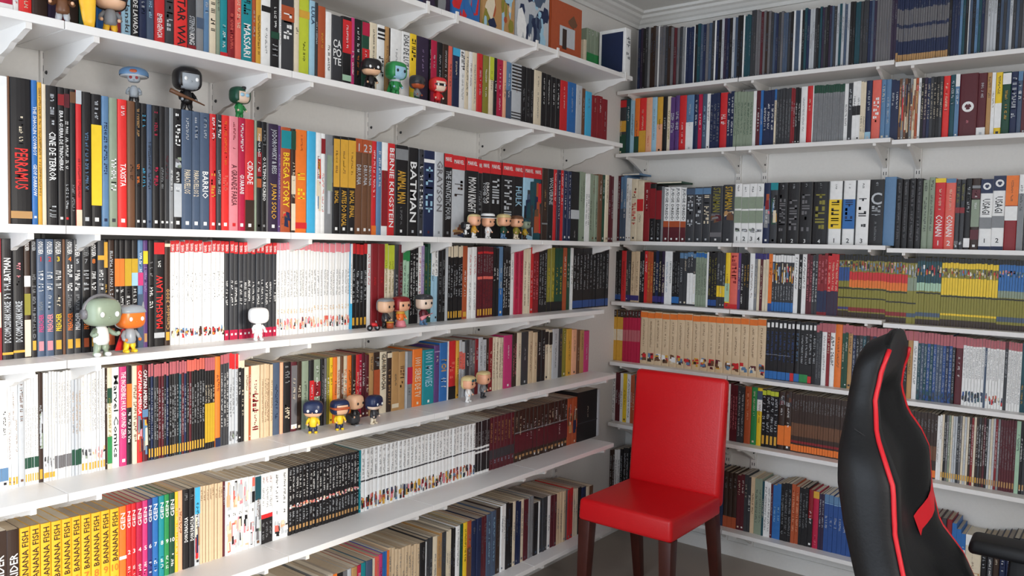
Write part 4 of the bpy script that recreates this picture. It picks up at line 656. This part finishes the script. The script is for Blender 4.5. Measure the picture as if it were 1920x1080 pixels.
def figurine(loc, H, rz, label, face='skin', hair=None, hairkeep='cap', body='navy', arms=None, legs='black', feet=None, eye='black', extra=(), brow=True, squash=1, pose=0, wide=1):
    t = empty('vinyl_figurine', loc, rz); arms = arms or body; feet = feet or legs
    def add(n, g, c, smooth=True, parent=t):
        o = mesh_obj(n, [tuple(x * H for x in p) for p in g[0]], g[1], vmat(c), parent, smooth); return o
    hx, hy, hz, hc = .235 * wide, .275 * wide, .235 * squash, .74
    head = add('head', squad(hx, hy, hz, (.02, 0, hc)), face)
    keeps = {'cap': lambda x, y, z: z > .28 or x < -.25, 'hood': lambda x, y, z: not (x > .45 and z < .3 and abs(y) < .62), 'crop': lambda x, y, z: z > .5 or (x < -.45 and z > -.5),
             'cowl': lambda x, y, z: z > -.28 or x < -.1, 'long': lambda x, y, z: z > .3 or x < -.05 or abs(y) > .8, 'dome': lambda x, y, z: z > -.1}
    if hair:
        o = add('hair' if hairkeep in ('cap', 'long', 'crop') else 'hood', squad(hx * 1.06, hy * 1.06, hz * 1.06, (.015, 0, hc + .004), keep=keeps[hairkeep]), hair, parent=head)
        md = o.modifiers.new('s', 'SOLIDIFY'); md.thickness = .012 * H; md.offset = 0
    if eye:
        for s in (-1, 1): add('eye', squad(.014, .038, .045, (.02 + hx * (1.03 if not hair or hairkeep != 'cowl' else 1.07), s * .125 * wide, hc - .02), e=1, nu=12, nv=8), eye, parent=head)
    if brow and eye: add('nose', squad(.022, .022, .018, (.02 + hx * 1.0, 0, hc - .075), e=1, nu=10, nv=6), face, parent=head)
    add('torso', tube([(0, 0, .20), (0, 0, .26), (.0, 0, .36), (0, 0, .46), (0, 0, .52)], [.105, .125, .12, .10, .06], 14), body)
    for s in (-1, 1):
        e_ = [(.0, s * .10, .45), (.03, s * .165, .36), (.09, s * .175, .29), (.13, s * .15, .28)] if pose == 0 else [(.0, s * .10, .45), (.06, s * .18, .38), (.14, s * .2, .37), (.19, s * .19, .39)]
        a = add('arm', tube(e_, [.045, .042, .036, .03], 10), arms)
        add('hand', squad(.035, .032, .034, e_[-1], e=.9, nu=10, nv=6), face if face not in ('white',) else 'white', parent=a)
        l = add('leg', tube([(0, s * .055, .24), (.0, s * .075, .13), (.0, s * .085, .045), (0, s * .085, .008)], [.062, .06, .058, .05], 10), legs)
        add('foot', squad(.078, .05, .035, (.035, s * .09, .0355), e=.75, nu=12, nv=6), feet, parent=l)
    for x in extra:
        if x[0] == 'hat':
            add('hat_brim', tube([(.0, 0, hc + .13), (.0, 0, hc + .155)], [.40, .40], 22), x[1]); add('hat_band', tube([(0, 0, hc + .15), (0, 0, hc + .225)], [.335, .33], 22), x[2]); add('hat_crown', tube([(0, 0, hc + .22), (0, 0, hc + .32), (0, 0, hc + .345)], [.32, .29, .22], 22), x[1])
        elif x[0] == 'visor':
            add('visor', squad(hx * 1.12, hy * 1.1, .055, (.03, 0, hc - .005), e=.5, keep=lambda a, b, c: a > -.2), x[1], parent=head)
        elif x[0] == 'mask':
            add('eye_mask', squad(hx * 1.07, hy * 1.05, .07, (.022, 0, hc - .015), e=.6, keep=lambda a, b, c: a > .1), x[1], parent=head)
        elif x[0] == 'goggles':
            for s in (-1, 1): add('goggle_lens', squad(.035, .07, .055, (.02 + hx, s * .09, hc + .10 * x[2]), e=.8, nu=14, nv=8), x[1], parent=head)
        elif x[0] == 'headphones':
            add('headband', tube([(0, .30 * math.cos(a), hc + .285 * math.sin(a)) for a in [k * math.pi / 14 for k in range(15)]], [.03] * 15, 8), x[1], parent=head)
            for s in (-1, 1): add('ear_cup', tube([(0, s * .25, hc - .02), (0, s * .325, hc - .02)], [.09, .08], 16), x[1], parent=head)
        elif x[0] == 'cape':
            add('cape', ([(-.06, -.10, .5), (-.06, .10, .5), (-.16, .2, .04), (-.16, -.2, .04), (-.09, -.11, .5), (-.09, .11, .5), (-.19, .21, .04), (-.19, -.21, .04)], [(0, 1, 2, 3), (7, 6, 5, 4), (0, 4, 5, 1), (2, 6, 7, 3), (1, 5, 6, 2), (0, 3, 7, 4)]), x[1], False)
        elif x[0] == 'rifle':
            add('rifle', tube([(.14, -.42, .44), (.15, -.2, .36), (.15, .1, .28), (.15, .34, .2)], [.05, .045, .025, .014], 8), x[1])
        elif x[0] == 'guitar':
            add('guitar', tube([(.16, -.24, .22), (.17, -.10, .28), (.17, .0, .31), (.17, .25, .38)], [.07, .06, .018, .016], 8), x[1])
        elif x[0] == 'skirt':
            add('skirt', tube([(0, 0, .34), (.02, 0, .18), (.03, 0, .012)], [.11, .15, .19], 16), x[1])
        elif x[0] == 'collar':
            add('collar', tube([(0, 0, .44), (0, 0, .52)], [.16, .12], 14), x[1])
        elif x[0] == 'drum':
            add('drum', tube([(.2, 0, .02), (.2, 0, .2)], [.12, .12], 16), x[1]); add('drum_rim', tube([(.2, 0, .2), (.2, 0, .225)], [.128, .128], 16), x[2])
        elif x[0] == 'tuft':
            add('hair_tuft', squad(.1, .09, .06, (.2, 0, hc + .2), e=.9, nu=12, nv=6), x[1], parent=head)
        elif x[0] == 'dome':
            add('helmet_dome', squad(.34, .38, .2, (0, 0, hc + .09), e=.9, keep=lambda a, b, c: c > -.35), x[1], parent=head); add('helmet_rim', tube([(0, 0, hc + .015), (0, 0, hc + .04)], [.355, .35], 24), x[2], parent=head)
            add('helmet_spot', squad(.05, .11, .06, (.30, 0, hc + .12), e=.9, nu=12, nv=6), 'rust', parent=head)
        elif x[0] == 'winghelm':
            for s in (-1, 1):
                add('helmet_wing', tube([(-.02, s * .27, hc + .0), (-.05, s * .33, hc + .14), (-.08, s * .36, hc + .30)], [.05, .04, .008], 8), x[1], parent=head)
        elif x[0] == 'chair':
            add('seat_shell', squad(.2, .2, .16, (-.06, 0, .2), e=.5), x[1])
            add('skid', tube([(.2, -.16, .012), (.22, 0, .012), (.2, .16, .012)], [.012] * 3, 8), 'silver')
    tag(t, label, 'figurine', 'vinyl figurines on the shelves')
    return t
def on_shelf(u, v, k, top_v):
    p = at_z(u, v, LZ[k]); dz = proj(p)[2]
    p.x = min(p.x, .245)
    return p, (v - top_v) * dz / F
def at_front(u, k, x):
    P = Vector((x, 0, LZ[k])); return P + DY * u_to_t(u, P, DY)
def place(u, k, x, hpx):
    p = at_front(u, k, x); return p, hpx * proj(p)[2] / F
D_ = math.radians
# sixth shelf (in front of the novels)
p, h = place(118, 5, .235, 96); figurine(p, h, D_(-30), 'big-headed vinyl figurine in brown coat by a yellow board, sixth shelf', 'skin', 'dark_brown', 'cap', 'brown', legs='light_grey', pose=1)
p, h = place(207, 5, .225, 98); figurine(p, h, D_(-25), 'vinyl figurine with dark cap, grey shirt and orange legs, sixth shelf', 'skin', 'black', 'cowl', 'grey', legs='banana', eye='white')
p = at_front(168, 5, .252)
g = tube([(0, 0, .0), (0, 0, .02), (0, 0, .06), (0, 0, .12), (0, 0, .16), (0, 0, .185)], [.009, .013, .017, .017, .012, .003], 18)
o = mesh_obj('toy_surfboard', [(a * .35, b, c) for a, b, c in g[0]], g[1], vmat('banana'), None, True); o.location = p; o.rotation_euler = (D_(4), 0, D_(-20))
for zz in (.10, .13):
    v, f = rect(.02, zz, zz + .004, .0062, -.006, .006); mesh_obj('stripe', v, f, mat('dark_brown'), o)
tag(o, 'yellow toy surfboard standing between two vinyl figurines, sixth shelf', 'toy')
p, h = place(695, 5, .225, 62); figurine(p, h, D_(-20), 'black-hooded vinyl figurine beside the green-hooded one, sixth shelf', 'skin', 'black', 'cowl', 'black', eye='white', extra=[('cape', 'dark_grey')])
p, h = place(741, 5, .225, 66); figurine(p, h, D_(-5), 'vinyl figurine in green hood and cape with pale face, sixth shelf', 'light_blue', 'green', 'hood', 'green', legs='green', extra=[('cape', 'green'), ('collar', 'light_grey')])
p, h = place(781, 5, .222, 50); figurine(p, h, D_(10), 'dark grey headed vinyl figurine with brown muzzle, sixth shelf', 'rust', 'dark_grey', 'cowl', 'grey', legs='dark_green')
p, h = place(820, 5, .225, 54); figurine(p, h, D_(-15), 'vinyl figurine in red hood and suit with black eye mask, sixth shelf', 'pale_skin', 'red', 'hood', 'red', legs='dark_red', eye='white', extra=[('mask', 'black')])
# on top of the hardcovers of the fifth shelf
def on_books(u, x, hpx):
    P = Vector((x, 0, LZ[4])); y = u_to_t(u, P, DY); best = None
    top = 0
    for b in BOOKS:
        if b['left'] and b['s'] == 4 and abs(b['loc'].y - y) < b['w'] / 2 + .03: top = max(top, b['h'])
    p = Vector((x, y, LZ[4] + top)); return p, hpx * proj(p)[2] / F
p, h = on_books(252, .15, 68); figurine(p, h, D_(-30), 'grey vinyl figurine under a wide blue dome, atop fifth shelf hardcovers', 'silver', None, 'cap', 'silver', eye='dark_red', squash=.6, wide=.6, extra=[('dome', 'steel_blue', 'light_grey')])
p, h = on_books(350, .15, 84); figurine(p, h, D_(-8), 'black and silver vinyl figurine with rifle, atop fifth shelf hardcovers', 'silver', 'black', 'hood', 'black', eye='white', extra=[('rifle', 'brown')])
p, h = on_books(448, .15, 62); figurine(p, h, D_(5), 'vinyl figurine in dark green hood and pale goggles, atop fifth shelf hardcovers', 'pale_skin', 'dark_green', 'hood', 'green', legs='green', eye=None, extra=[('goggles', 'light_blue', 0), ('tuft', 'black')])
# fifth shelf, in front of the red-topped hardcovers
p, h = place(888, 4, .262, 45); figurine(p, h, D_(15), 'vinyl figurine in yellow shirt and white trousers, fifth shelf', 'peach', 'blond', 'crop', 'gold', legs='white')
p, h = place(914, 4, .258, 43); figurine(p, h, D_(0), 'vinyl figurine in white suit and black-banded white hat, fifth shelf', 'peach', None, 'cap', 'white', legs='white', eye='dark_brown', extra=[('hat', 'white', 'black')])
p, h = place(943, 4, .255, 47); figurine(p, h, D_(0), 'blond vinyl figurine in dark jacket and jeans, fifth shelf', 'peach', 'blond', 'cap', 'dark_green', legs='steel_blue')
p, h = place(967, 4, .25, 45); figurine(p, h, D_(-5), 'brown-haired vinyl figurine in olive shirt, fifth shelf', 'peach', 'brown', 'cap', 'olive', legs='cream')
p, h = place(983, 4, .23, 40); figurine(p, h, D_(10), 'vinyl figurine in mustard coat behind the olive-shirted one, fifth shelf', 'grey_green', 'dark_teal', 'cap', 'mustard', legs='dark_brown')
# fourth shelf
p, h = place(190, 3, .262, 112); figurine(p, h, D_(5), 'grey-green vinyl zombie figurine wearing headphones and white shirt, fourth shelf', 'grey_green', None, 'cap', 'white', arms='grey_green', legs='grey_green', feet='white', eye='white', pose=1, extra=[('headphones', 'smoke')])
p, h = place(243, 3, .245, 90); figurine(p, h, D_(5), 'orange-faced vinyl figurine in silver helmet and yellow boots, fourth shelf', 'orange', 'silver', 'cap', 'silver', legs='yellow', eye='white', extra=[('winghelm', 'silver'), ('cape', 'red')])
p, h = place(484, 3, .245, 64); figurine(p, h, D_(-12), 'plain white vinyl figurine in front of black volumes, fourth shelf', 'white', None, 'cap', 'white', legs='white', eye=None)
p, h = place(722, 3, .23, 57); figurine(p, h, D_(10), 'grey-haired vinyl figurine behind a red drum, fourth shelf', 'skin', 'grey', 'crop', 'dark_grey', legs='black', extra=[('drum', 'rust', 'gold')])
p, h = place(750, 3, .235, 58); figurine(p, h, D_(0), 'red-haired vinyl figurine in pink dress with orange shawl, fourth shelf', 'peach', 'dark_red', 'long', 'orange', legs='pink', extra=[('skirt', 'pink'), ('collar', 'gold')])
p, h = place(793, 3, .235, 58); figurine(p, h, D_(-3), 'dark-haired vinyl figurine holding a pale guitar, fourth shelf', 'pale_skin', 'dark_grey', 'cap', 'maroon', legs='steel_blue', extra=[('guitar', 'pink'), ('tuft', 'dark_grey')])
# third shelf
p = at_z(587, 812, LZ[2]); figurine(p, 62 * proj(p)[2] / F, D_(-45), 'navy-hooded vinyl figurine with white eyes and yellow suit, third shelf', 'skin', 'navy', 'cowl', 'yellow', legs='navy', feet='yellow', eye='white')
p = at_z(636, 806, LZ[2]); figurine(p, 58 * proj(p)[2] / F, D_(-15), 'navy-hooded vinyl figurine with orange visor band, third shelf', 'skin', 'navy', 'hood', 'yellow', legs='navy', feet='yellow', eye=None, extra=[('visor', 'rust')])
p = at_z(664, 796, LZ[2]); figurine(p, 58 * proj(p)[2] / F, D_(8), 'bald vinyl figurine seated in a black chair, third shelf', 'skin', None, 'cap', 'black', extra=[('chair', 'dark_grey')])
p = at_z(700, 795, LZ[2]); figurine(p, 55 * proj(p)[2] / F, D_(10), 'navy-hooded vinyl figurine in black and white suit, third shelf', 'pale_skin', 'navy', 'cowl', 'dark_grey', legs='cream', eye='white')
p = at_z(877, 754, LZ[2]); figurine(p, 50 * proj(p)[2] / F, D_(12), 'blond vinyl figurine with dark goggles and white suit, third shelf', 'peach', 'blond', 'cap', 'white', legs='white', extra=[('goggles', 'dark_teal', 1)])
p = at_z(905, 746, LZ[2]); figurine(p, 51 * proj(p)[2] / F, D_(18), 'fair-haired vinyl figurine in grey clothes, third shelf', 'peach', 'blond', 'crop', 'grey', legs='dark_grey')

# ------------------------------------------------------------------ flat books lying on the corner hardcovers
for i, (x0, x1, c, lab) in enumerate([(.02, .115, 'steel_blue', 'blue paperback lying flat on the hardcovers in the corner, red-chair wall'),
                                      (.215, .345, 'dark_green', 'dark green paperback lying flat beside the white-spined hardcovers, red-chair wall')]):
    topz = max(b['loc'].z + b['h'] for b in BOOKS if not b['left'] and b['s'] == 4 and x0 - .03 < b['loc'].x < x1 + .03); hw = (x1 - x0) / 2
    o = mesh_obj('paperback_book', *boxg(-hw, hw, -.06, .06, .0, .009), mat(c)); o.location = ((x0 + x1) / 2, -.08, topz + .0005)
    mesh_obj('page_block', *boxg(-hw - .0005, hw - .0005, -.0605, .0595, .0015, .0075), mat('page_pale', .9), o)
    tag(o, lab, 'book')
# a toy motorcycle and a tiny black and white figurine
p = at_front(700, 3, .262)
o = mesh_obj('toy_motorcycle', *tube([(-.004, 0, .016), (0, -.006, .02), (0, .008, .019), (0, .014, .013)], [.004, .006, .006, .003], 10), vmat('red'), None, True); o.location = p; o.rotation_euler = (0, 0, D_(-10))
for dy in (-.013, .014):
    v, f = tube([(-.0025, dy, .009), (.0025, dy, .009)], [.009, .009], 16); wh = mesh_obj('wheel', v, f, vmat('black'), o, True)
    v, f = tube([(-.003, dy, .009), (.003, dy, .009)], [.004, .004], 10); mesh_obj('hub', v, f, vmat('silver'), wh, True)
v, f = tube([(0, .013, .010), (0, .010, .026), (0, .008, .030)], [.0015, .0015, .0015], 6); mesh_obj('fork', v, f, vmat('silver'), o)
tag(o, 'tiny red toy motorcycle beside the drummer figurine, fourth shelf', 'toy')
p, h = place(872, 4, .262, 30); figurine(p, h, D_(0), 'tiny black and white vinyl figurine beside the yellow-shirted one, fifth shelf', 'white', 'black', 'hood', 'white', arms='black', legs='black')

# ------------------------------------------------------------------ red dining chair
def sub(o, n=1):
    md = o.modifiers.new('s', 'SUBSURF'); md.levels = n; md.render_levels = n; return o
def bev(o, w_, s=3):
    md = o.modifiers.new('b', 'BEVEL'); md.width = w_; md.segments = s; md.limit_method = 'ANGLE'; md.angle_limit = .6
    o.data.polygons.foreach_set('use_smooth', [True] * len(o.data.polygons)); return o
def hexa(a, b):
    """box from four bottom and four top corners"""
    return list(a) + list(b), [(0, 3, 2, 1), (4, 5, 6, 7), (0, 1, 5, 4), (1, 2, 6, 5), (2, 3, 7, 6), (3, 0, 4, 7)]
ch = empty('dining_chair', (.575, -.80, 0))
X, Y = .575, -.80
v, f = hexa([(-.208, -.208, .380), (.208, -.208, .380), (.208, .235, .380), (-.208, .235, .380)], [(-.205, -.205, .470), (.205, -.205, .470), (.208, .235, .465), (-.208, .235, .465)])
bev(mesh_obj('seat', v, f, M_RED, ch), .016, 4)
v, f = hexa([(-.213, .195, .455), (.210, .195, .455), (.210, .262, .40), (-.213, .262, .40)], [(-.217, .243, .945), (.207, .243, .945), (.207, .292, .940), (-.217, .292, .940)])
bev(mesh_obj('backrest', v, f, M_RED, ch), .02, 4)
for sx in (-1, 1):
    v, f = hexa([(sx * .188 - .019, -.205, 0), (sx * .188 + .019, -.205, 0), (sx * .188 + .019, -.167, 0), (sx * .188 - .019, -.167, 0)], [(sx * .179 - .027, -.205, .385), (sx * .179 + .027, -.205, .385), (sx * .179 + .027, -.151, .385), (sx * .179 - .027, -.151, .385)])
    bev(mesh_obj('leg', v, f, M_WOOD, ch), .003, 2)
    v, f = hexa([(sx * .188 - .018, .262, 0), (sx * .188 + .018, .262, 0), (sx * .188 + .018, .298, 0), (sx * .188 - .018, .298, 0)], [(sx * .181 - .025, .18, .40), (sx * .181 + .025, .18, .40), (sx * .181 + .025, .232, .40), (sx * .181 - .025, .232, .40)])
    bev(mesh_obj('leg', v, f, M_WOOD, ch), .003, 2)
tag(ch, 'red leather dining chair with dark wooden legs standing in the corner', 'chair')

# ------------------------------------------------------------------ black gaming chair, facing +x
GY = -1.76
BK = [(.46, 1.79), (.6, 1.735), (.7, 1.702), (.806, 1.671), (.913, 1.642), (1.0, 1.625), (1.079, 1.622), (1.183, 1.628), (1.25, 1.634), (1.28, 1.645), (1.298, 1.665), (1.305, 1.688)]
FR = [(.46, 1.95), (.6, 1.915), (.7, 1.865), (.77, 1.83), (.834, 1.778), (.918, 1.757), (1.014, 1.749), (1.059, 1.729), (1.104, 1.703), (1.168, 1.690), (1.246, 1.697), (1.29, 1.705), (1.305, 1.706)]
HW = [(.46, .20), (.6, .225), (.75, .232), (.85, .222), (.95, .218), (1.02, .214), (1.06, .203), (1.10, .172), (1.15, .145), (1.22, .13), (1.27, .128), (1.295, .124), (1.305, .115)]
def sm(x): x = max(0, min(1, x)); return x * x * (3 - 2 * x)
def front_x(yn, z):
    xf, xb = interp(FR, z), interp(BK, z); deep = .042 * sm((1.24 - z) / .1) * sm((z - .45) / .15)
    x = xf - deep * (1 - sm((abs(yn) - .42) / .38))
    if abs(yn) > .95: x -= (xf - xb) * .06 * ((abs(yn) - .95) / .05) ** 2
    return x
def drop(y, z): return (.028 if y < 0 else .045) * min(1, abs(y)) ** 3 * sm((z - 1.16) / .14)
g = empty('gaming_chair', (0, 0, 0))
zs = [.46 + (1.305 - .46) * i / 44 for i in range(45)]; V, Fc = [], []
yf = [-1, -.96, -.88, -.78, -.66, -.54, -.42, -.25, 0, .25, .42, .54, .66, .78, .88, .96, 1]; yb = [(1.03, .7), (1.03, .42), (.99, .2), (.9, .06), (.6, 0), (.3, 0), (0, 0), (-.3, 0), (-.6, 0), (-.9, .06), (-.99, .2), (-1.03, .42), (-1.03, .7)]
n = len(yf) + len(yb)
for z in zs:
    hw = interp(HW, z); xb = interp(BK, z); th = interp(FR, z) - xb
    for y in yf: V.append((front_x(y, z), GY + y * hw, z - drop(y, z)))
    for y, q in yb: V.append((xb + th * q, GY + y * hw, z - drop(y, z)))
for j in range(len(zs) - 1):
    for i in range(n): Fc.append((j * n + i, j * n + (i + 1) % n, (j + 1) * n + (i + 1) % n, (j + 1) * n + i))
for sc_, up in ((.75, .006), (.35, .008)):
    k = (len(zs) - 1) * n; cx = sum(q[0] for q in V[k:k + n]) / n; b0 = len(V)
    V += [(cx + (q[0] - cx) * sc_, GY + (q[1] - GY) * (1 - (1 - sc_) * .25), q[2] + up) for q in V[k:k + n]]
    p0 = k if sc_ == .75 else b0 - n
    for i in range(n): Fc.append((p0 + i, p0 + (i + 1) % n, b0 + (i + 1) % n, b0 + i))
Fc += [tuple(range(n - 1, -1, -1)), tuple(range(len(V) - n, len(V)))]
back = mesh_obj('backrest', V, Fc, M_BLK, g, True)
for s in (-1, 1):
    pts = [(front_x(s, z) + .002, GY + s * (interp(HW, z) + .001), z - drop(s, z)) for z in zs]
    v, f = tube(pts, [.0048] * len(pts), 8); mesh_obj('piping', v, f, M_PIPE, back, True)
    # red insert across the side wing
    V, Fc = [], []
    for i in range(7):
        yn = .5 + (.42 if s > 0 else .25) * i / 6; zc = .845 + .075 * i / 6
        for dz in (-.022, .022):
            z = zc + dz; V.append((front_x(yn, z) + .0025, GY + s * yn * interp(HW, z), z))
    Fc = [(2 * i, 2 * i + 1, 2 * i + 3, 2 * i + 2) for i in range(6)]
    if s > 0: mesh_obj('red_insert', V, Fc, M_PIPE, back, True)
    pts = [(interp(BK, 1.10) + (front_x(.95, 1.10) - interp(BK, 1.10)) * (.42 + .5 * k / 6), GY + s * (interp(HW, 1.10) * 1.03 + .0004), 1.112 - .004 * k) for k in range(7)]
    v, f = tube(pts, [.001] * 7, 6); mesh_obj('seam', v, f, M_METAL, back)
V, Fc = glyphs(.02, .09, .1, .9, random.Random(5)); V = [(front_x(-.55, 1.14) + .003, GY - .07 + (q[2] - .045) * .6, 1.13 + q[1] + (q[2] - .045) * .5) for q in V]
mesh_obj('brand_lettering', V, Fc, mat('smoke'), back)
v, f = hexa([(1.72, GY - .25, .38), (2.24, GY - .26, .38), (2.24, GY + .26, .38), (1.72, GY + .25, .38)], [(1.74, GY - .24, .47), (2.25, GY - .25, .48), (2.25, GY + .25, .48), (1.74, GY + .24, .47)])
seat = bev(mesh_obj('seat', v, f, M_BLK, g), .035, 4)
for s in (-1, 1):
    v, f = tube([(1.84, GY + s * .225, .47), (2.0, GY + s * .23, .495), (2.2, GY + s * .225, .48)], [.04, .05, .035], 12); mesh_obj('seat_bolster', v, f, M_BLK, seat, True)
    v, f = hexa([(1.90, GY + s * .285 - .02, .40), (1.98, GY + s * .285 - .02, .40), (1.98, GY + s * .285 + .02, .40), (1.90, GY + s * .285 + .02, .40)], [(1.92, GY + s * .29 - .018, .765), (1.98, GY + s * .29 - .018, .765), (1.98, GY + s * .29 + .018, .765), (1.92, GY + s * .29 + .018, .765)])
    arm = bev(mesh_obj('armrest_post', v, f, M_PLASTIC, g), .006, 2)
    v, f = hexa([(1.835, GY + s * .285 - .05, .763), (2.10, GY + s * .285 - .05, .763), (2.10, GY + s * .285 + .05, .763), (1.835, GY + s * .285 + .05, .763)], [(1.84, GY + s * .285 - .045, .797), (2.095, GY + s * .285 - .045, .797), (2.095, GY + s * .285 + .045, .797), (1.84, GY + s * .285 + .045, .797)])
    bev(mesh_obj('armrest_pad', v, f, M_PLASTIC, arm), .012, 3)
    v, f = boxg(1.88, 1.99, GY + min(s * .2, s * .3), GY + max(s * .2, s * .3), .385, .405); mesh_obj('armrest_bracket', v, f, M_METAL, arm)
v, f = tube([(1.98, GY, .10), (1.98, GY, .26), (1.98, GY, .265), (1.98, GY, .385)], [.028, .028, .018, .018], 14); mesh_obj('gas_column', v, f, M_METAL, g, True)
v, f = boxg(1.87, 2.09, GY - .09, GY + .09, .345, .382); bev(mesh_obj('tilt_mechanism', v, f, M_METAL, g), .008, 2)
for k in range(5):
    a = k * math.tau / 5 + .3; c, s_ = math.cos(a), math.sin(a)
    v, f = tube([(1.98 + c * .02, GY + s_ * .02, .115), (1.98 + c * .18, GY + s_ * .18, .095), (1.98 + c * .31, GY + s_ * .31, .075)], [.032, .027, .018], 10)
    leg = mesh_obj('base_leg', v, f, M_PLASTIC, g, True)
    x0, y0 = 1.98 + c * .31, GY + s_ * .31
    v, f = tube([(x0 - s_ * .022, y0 + c * .022, .03), (x0 + s_ * .022, y0 - c * .022, .03)], [.03, .03], 16); mesh_obj('caster', v, f, M_PLASTIC, leg, True)
for o in [o for o in bpy.data.objects if o.parent == g or (o.parent and o.parent.parent == g)]: o.data.transform(Matrix.Translation((-1.98, -GY, 0)))
g.location = (1.966, GY + .012, 0); g.rotation_euler = (0, 0, D_(2.6))
tag(g, 'black leather gaming chair with red piping facing away from the sunlit wall', 'chair')
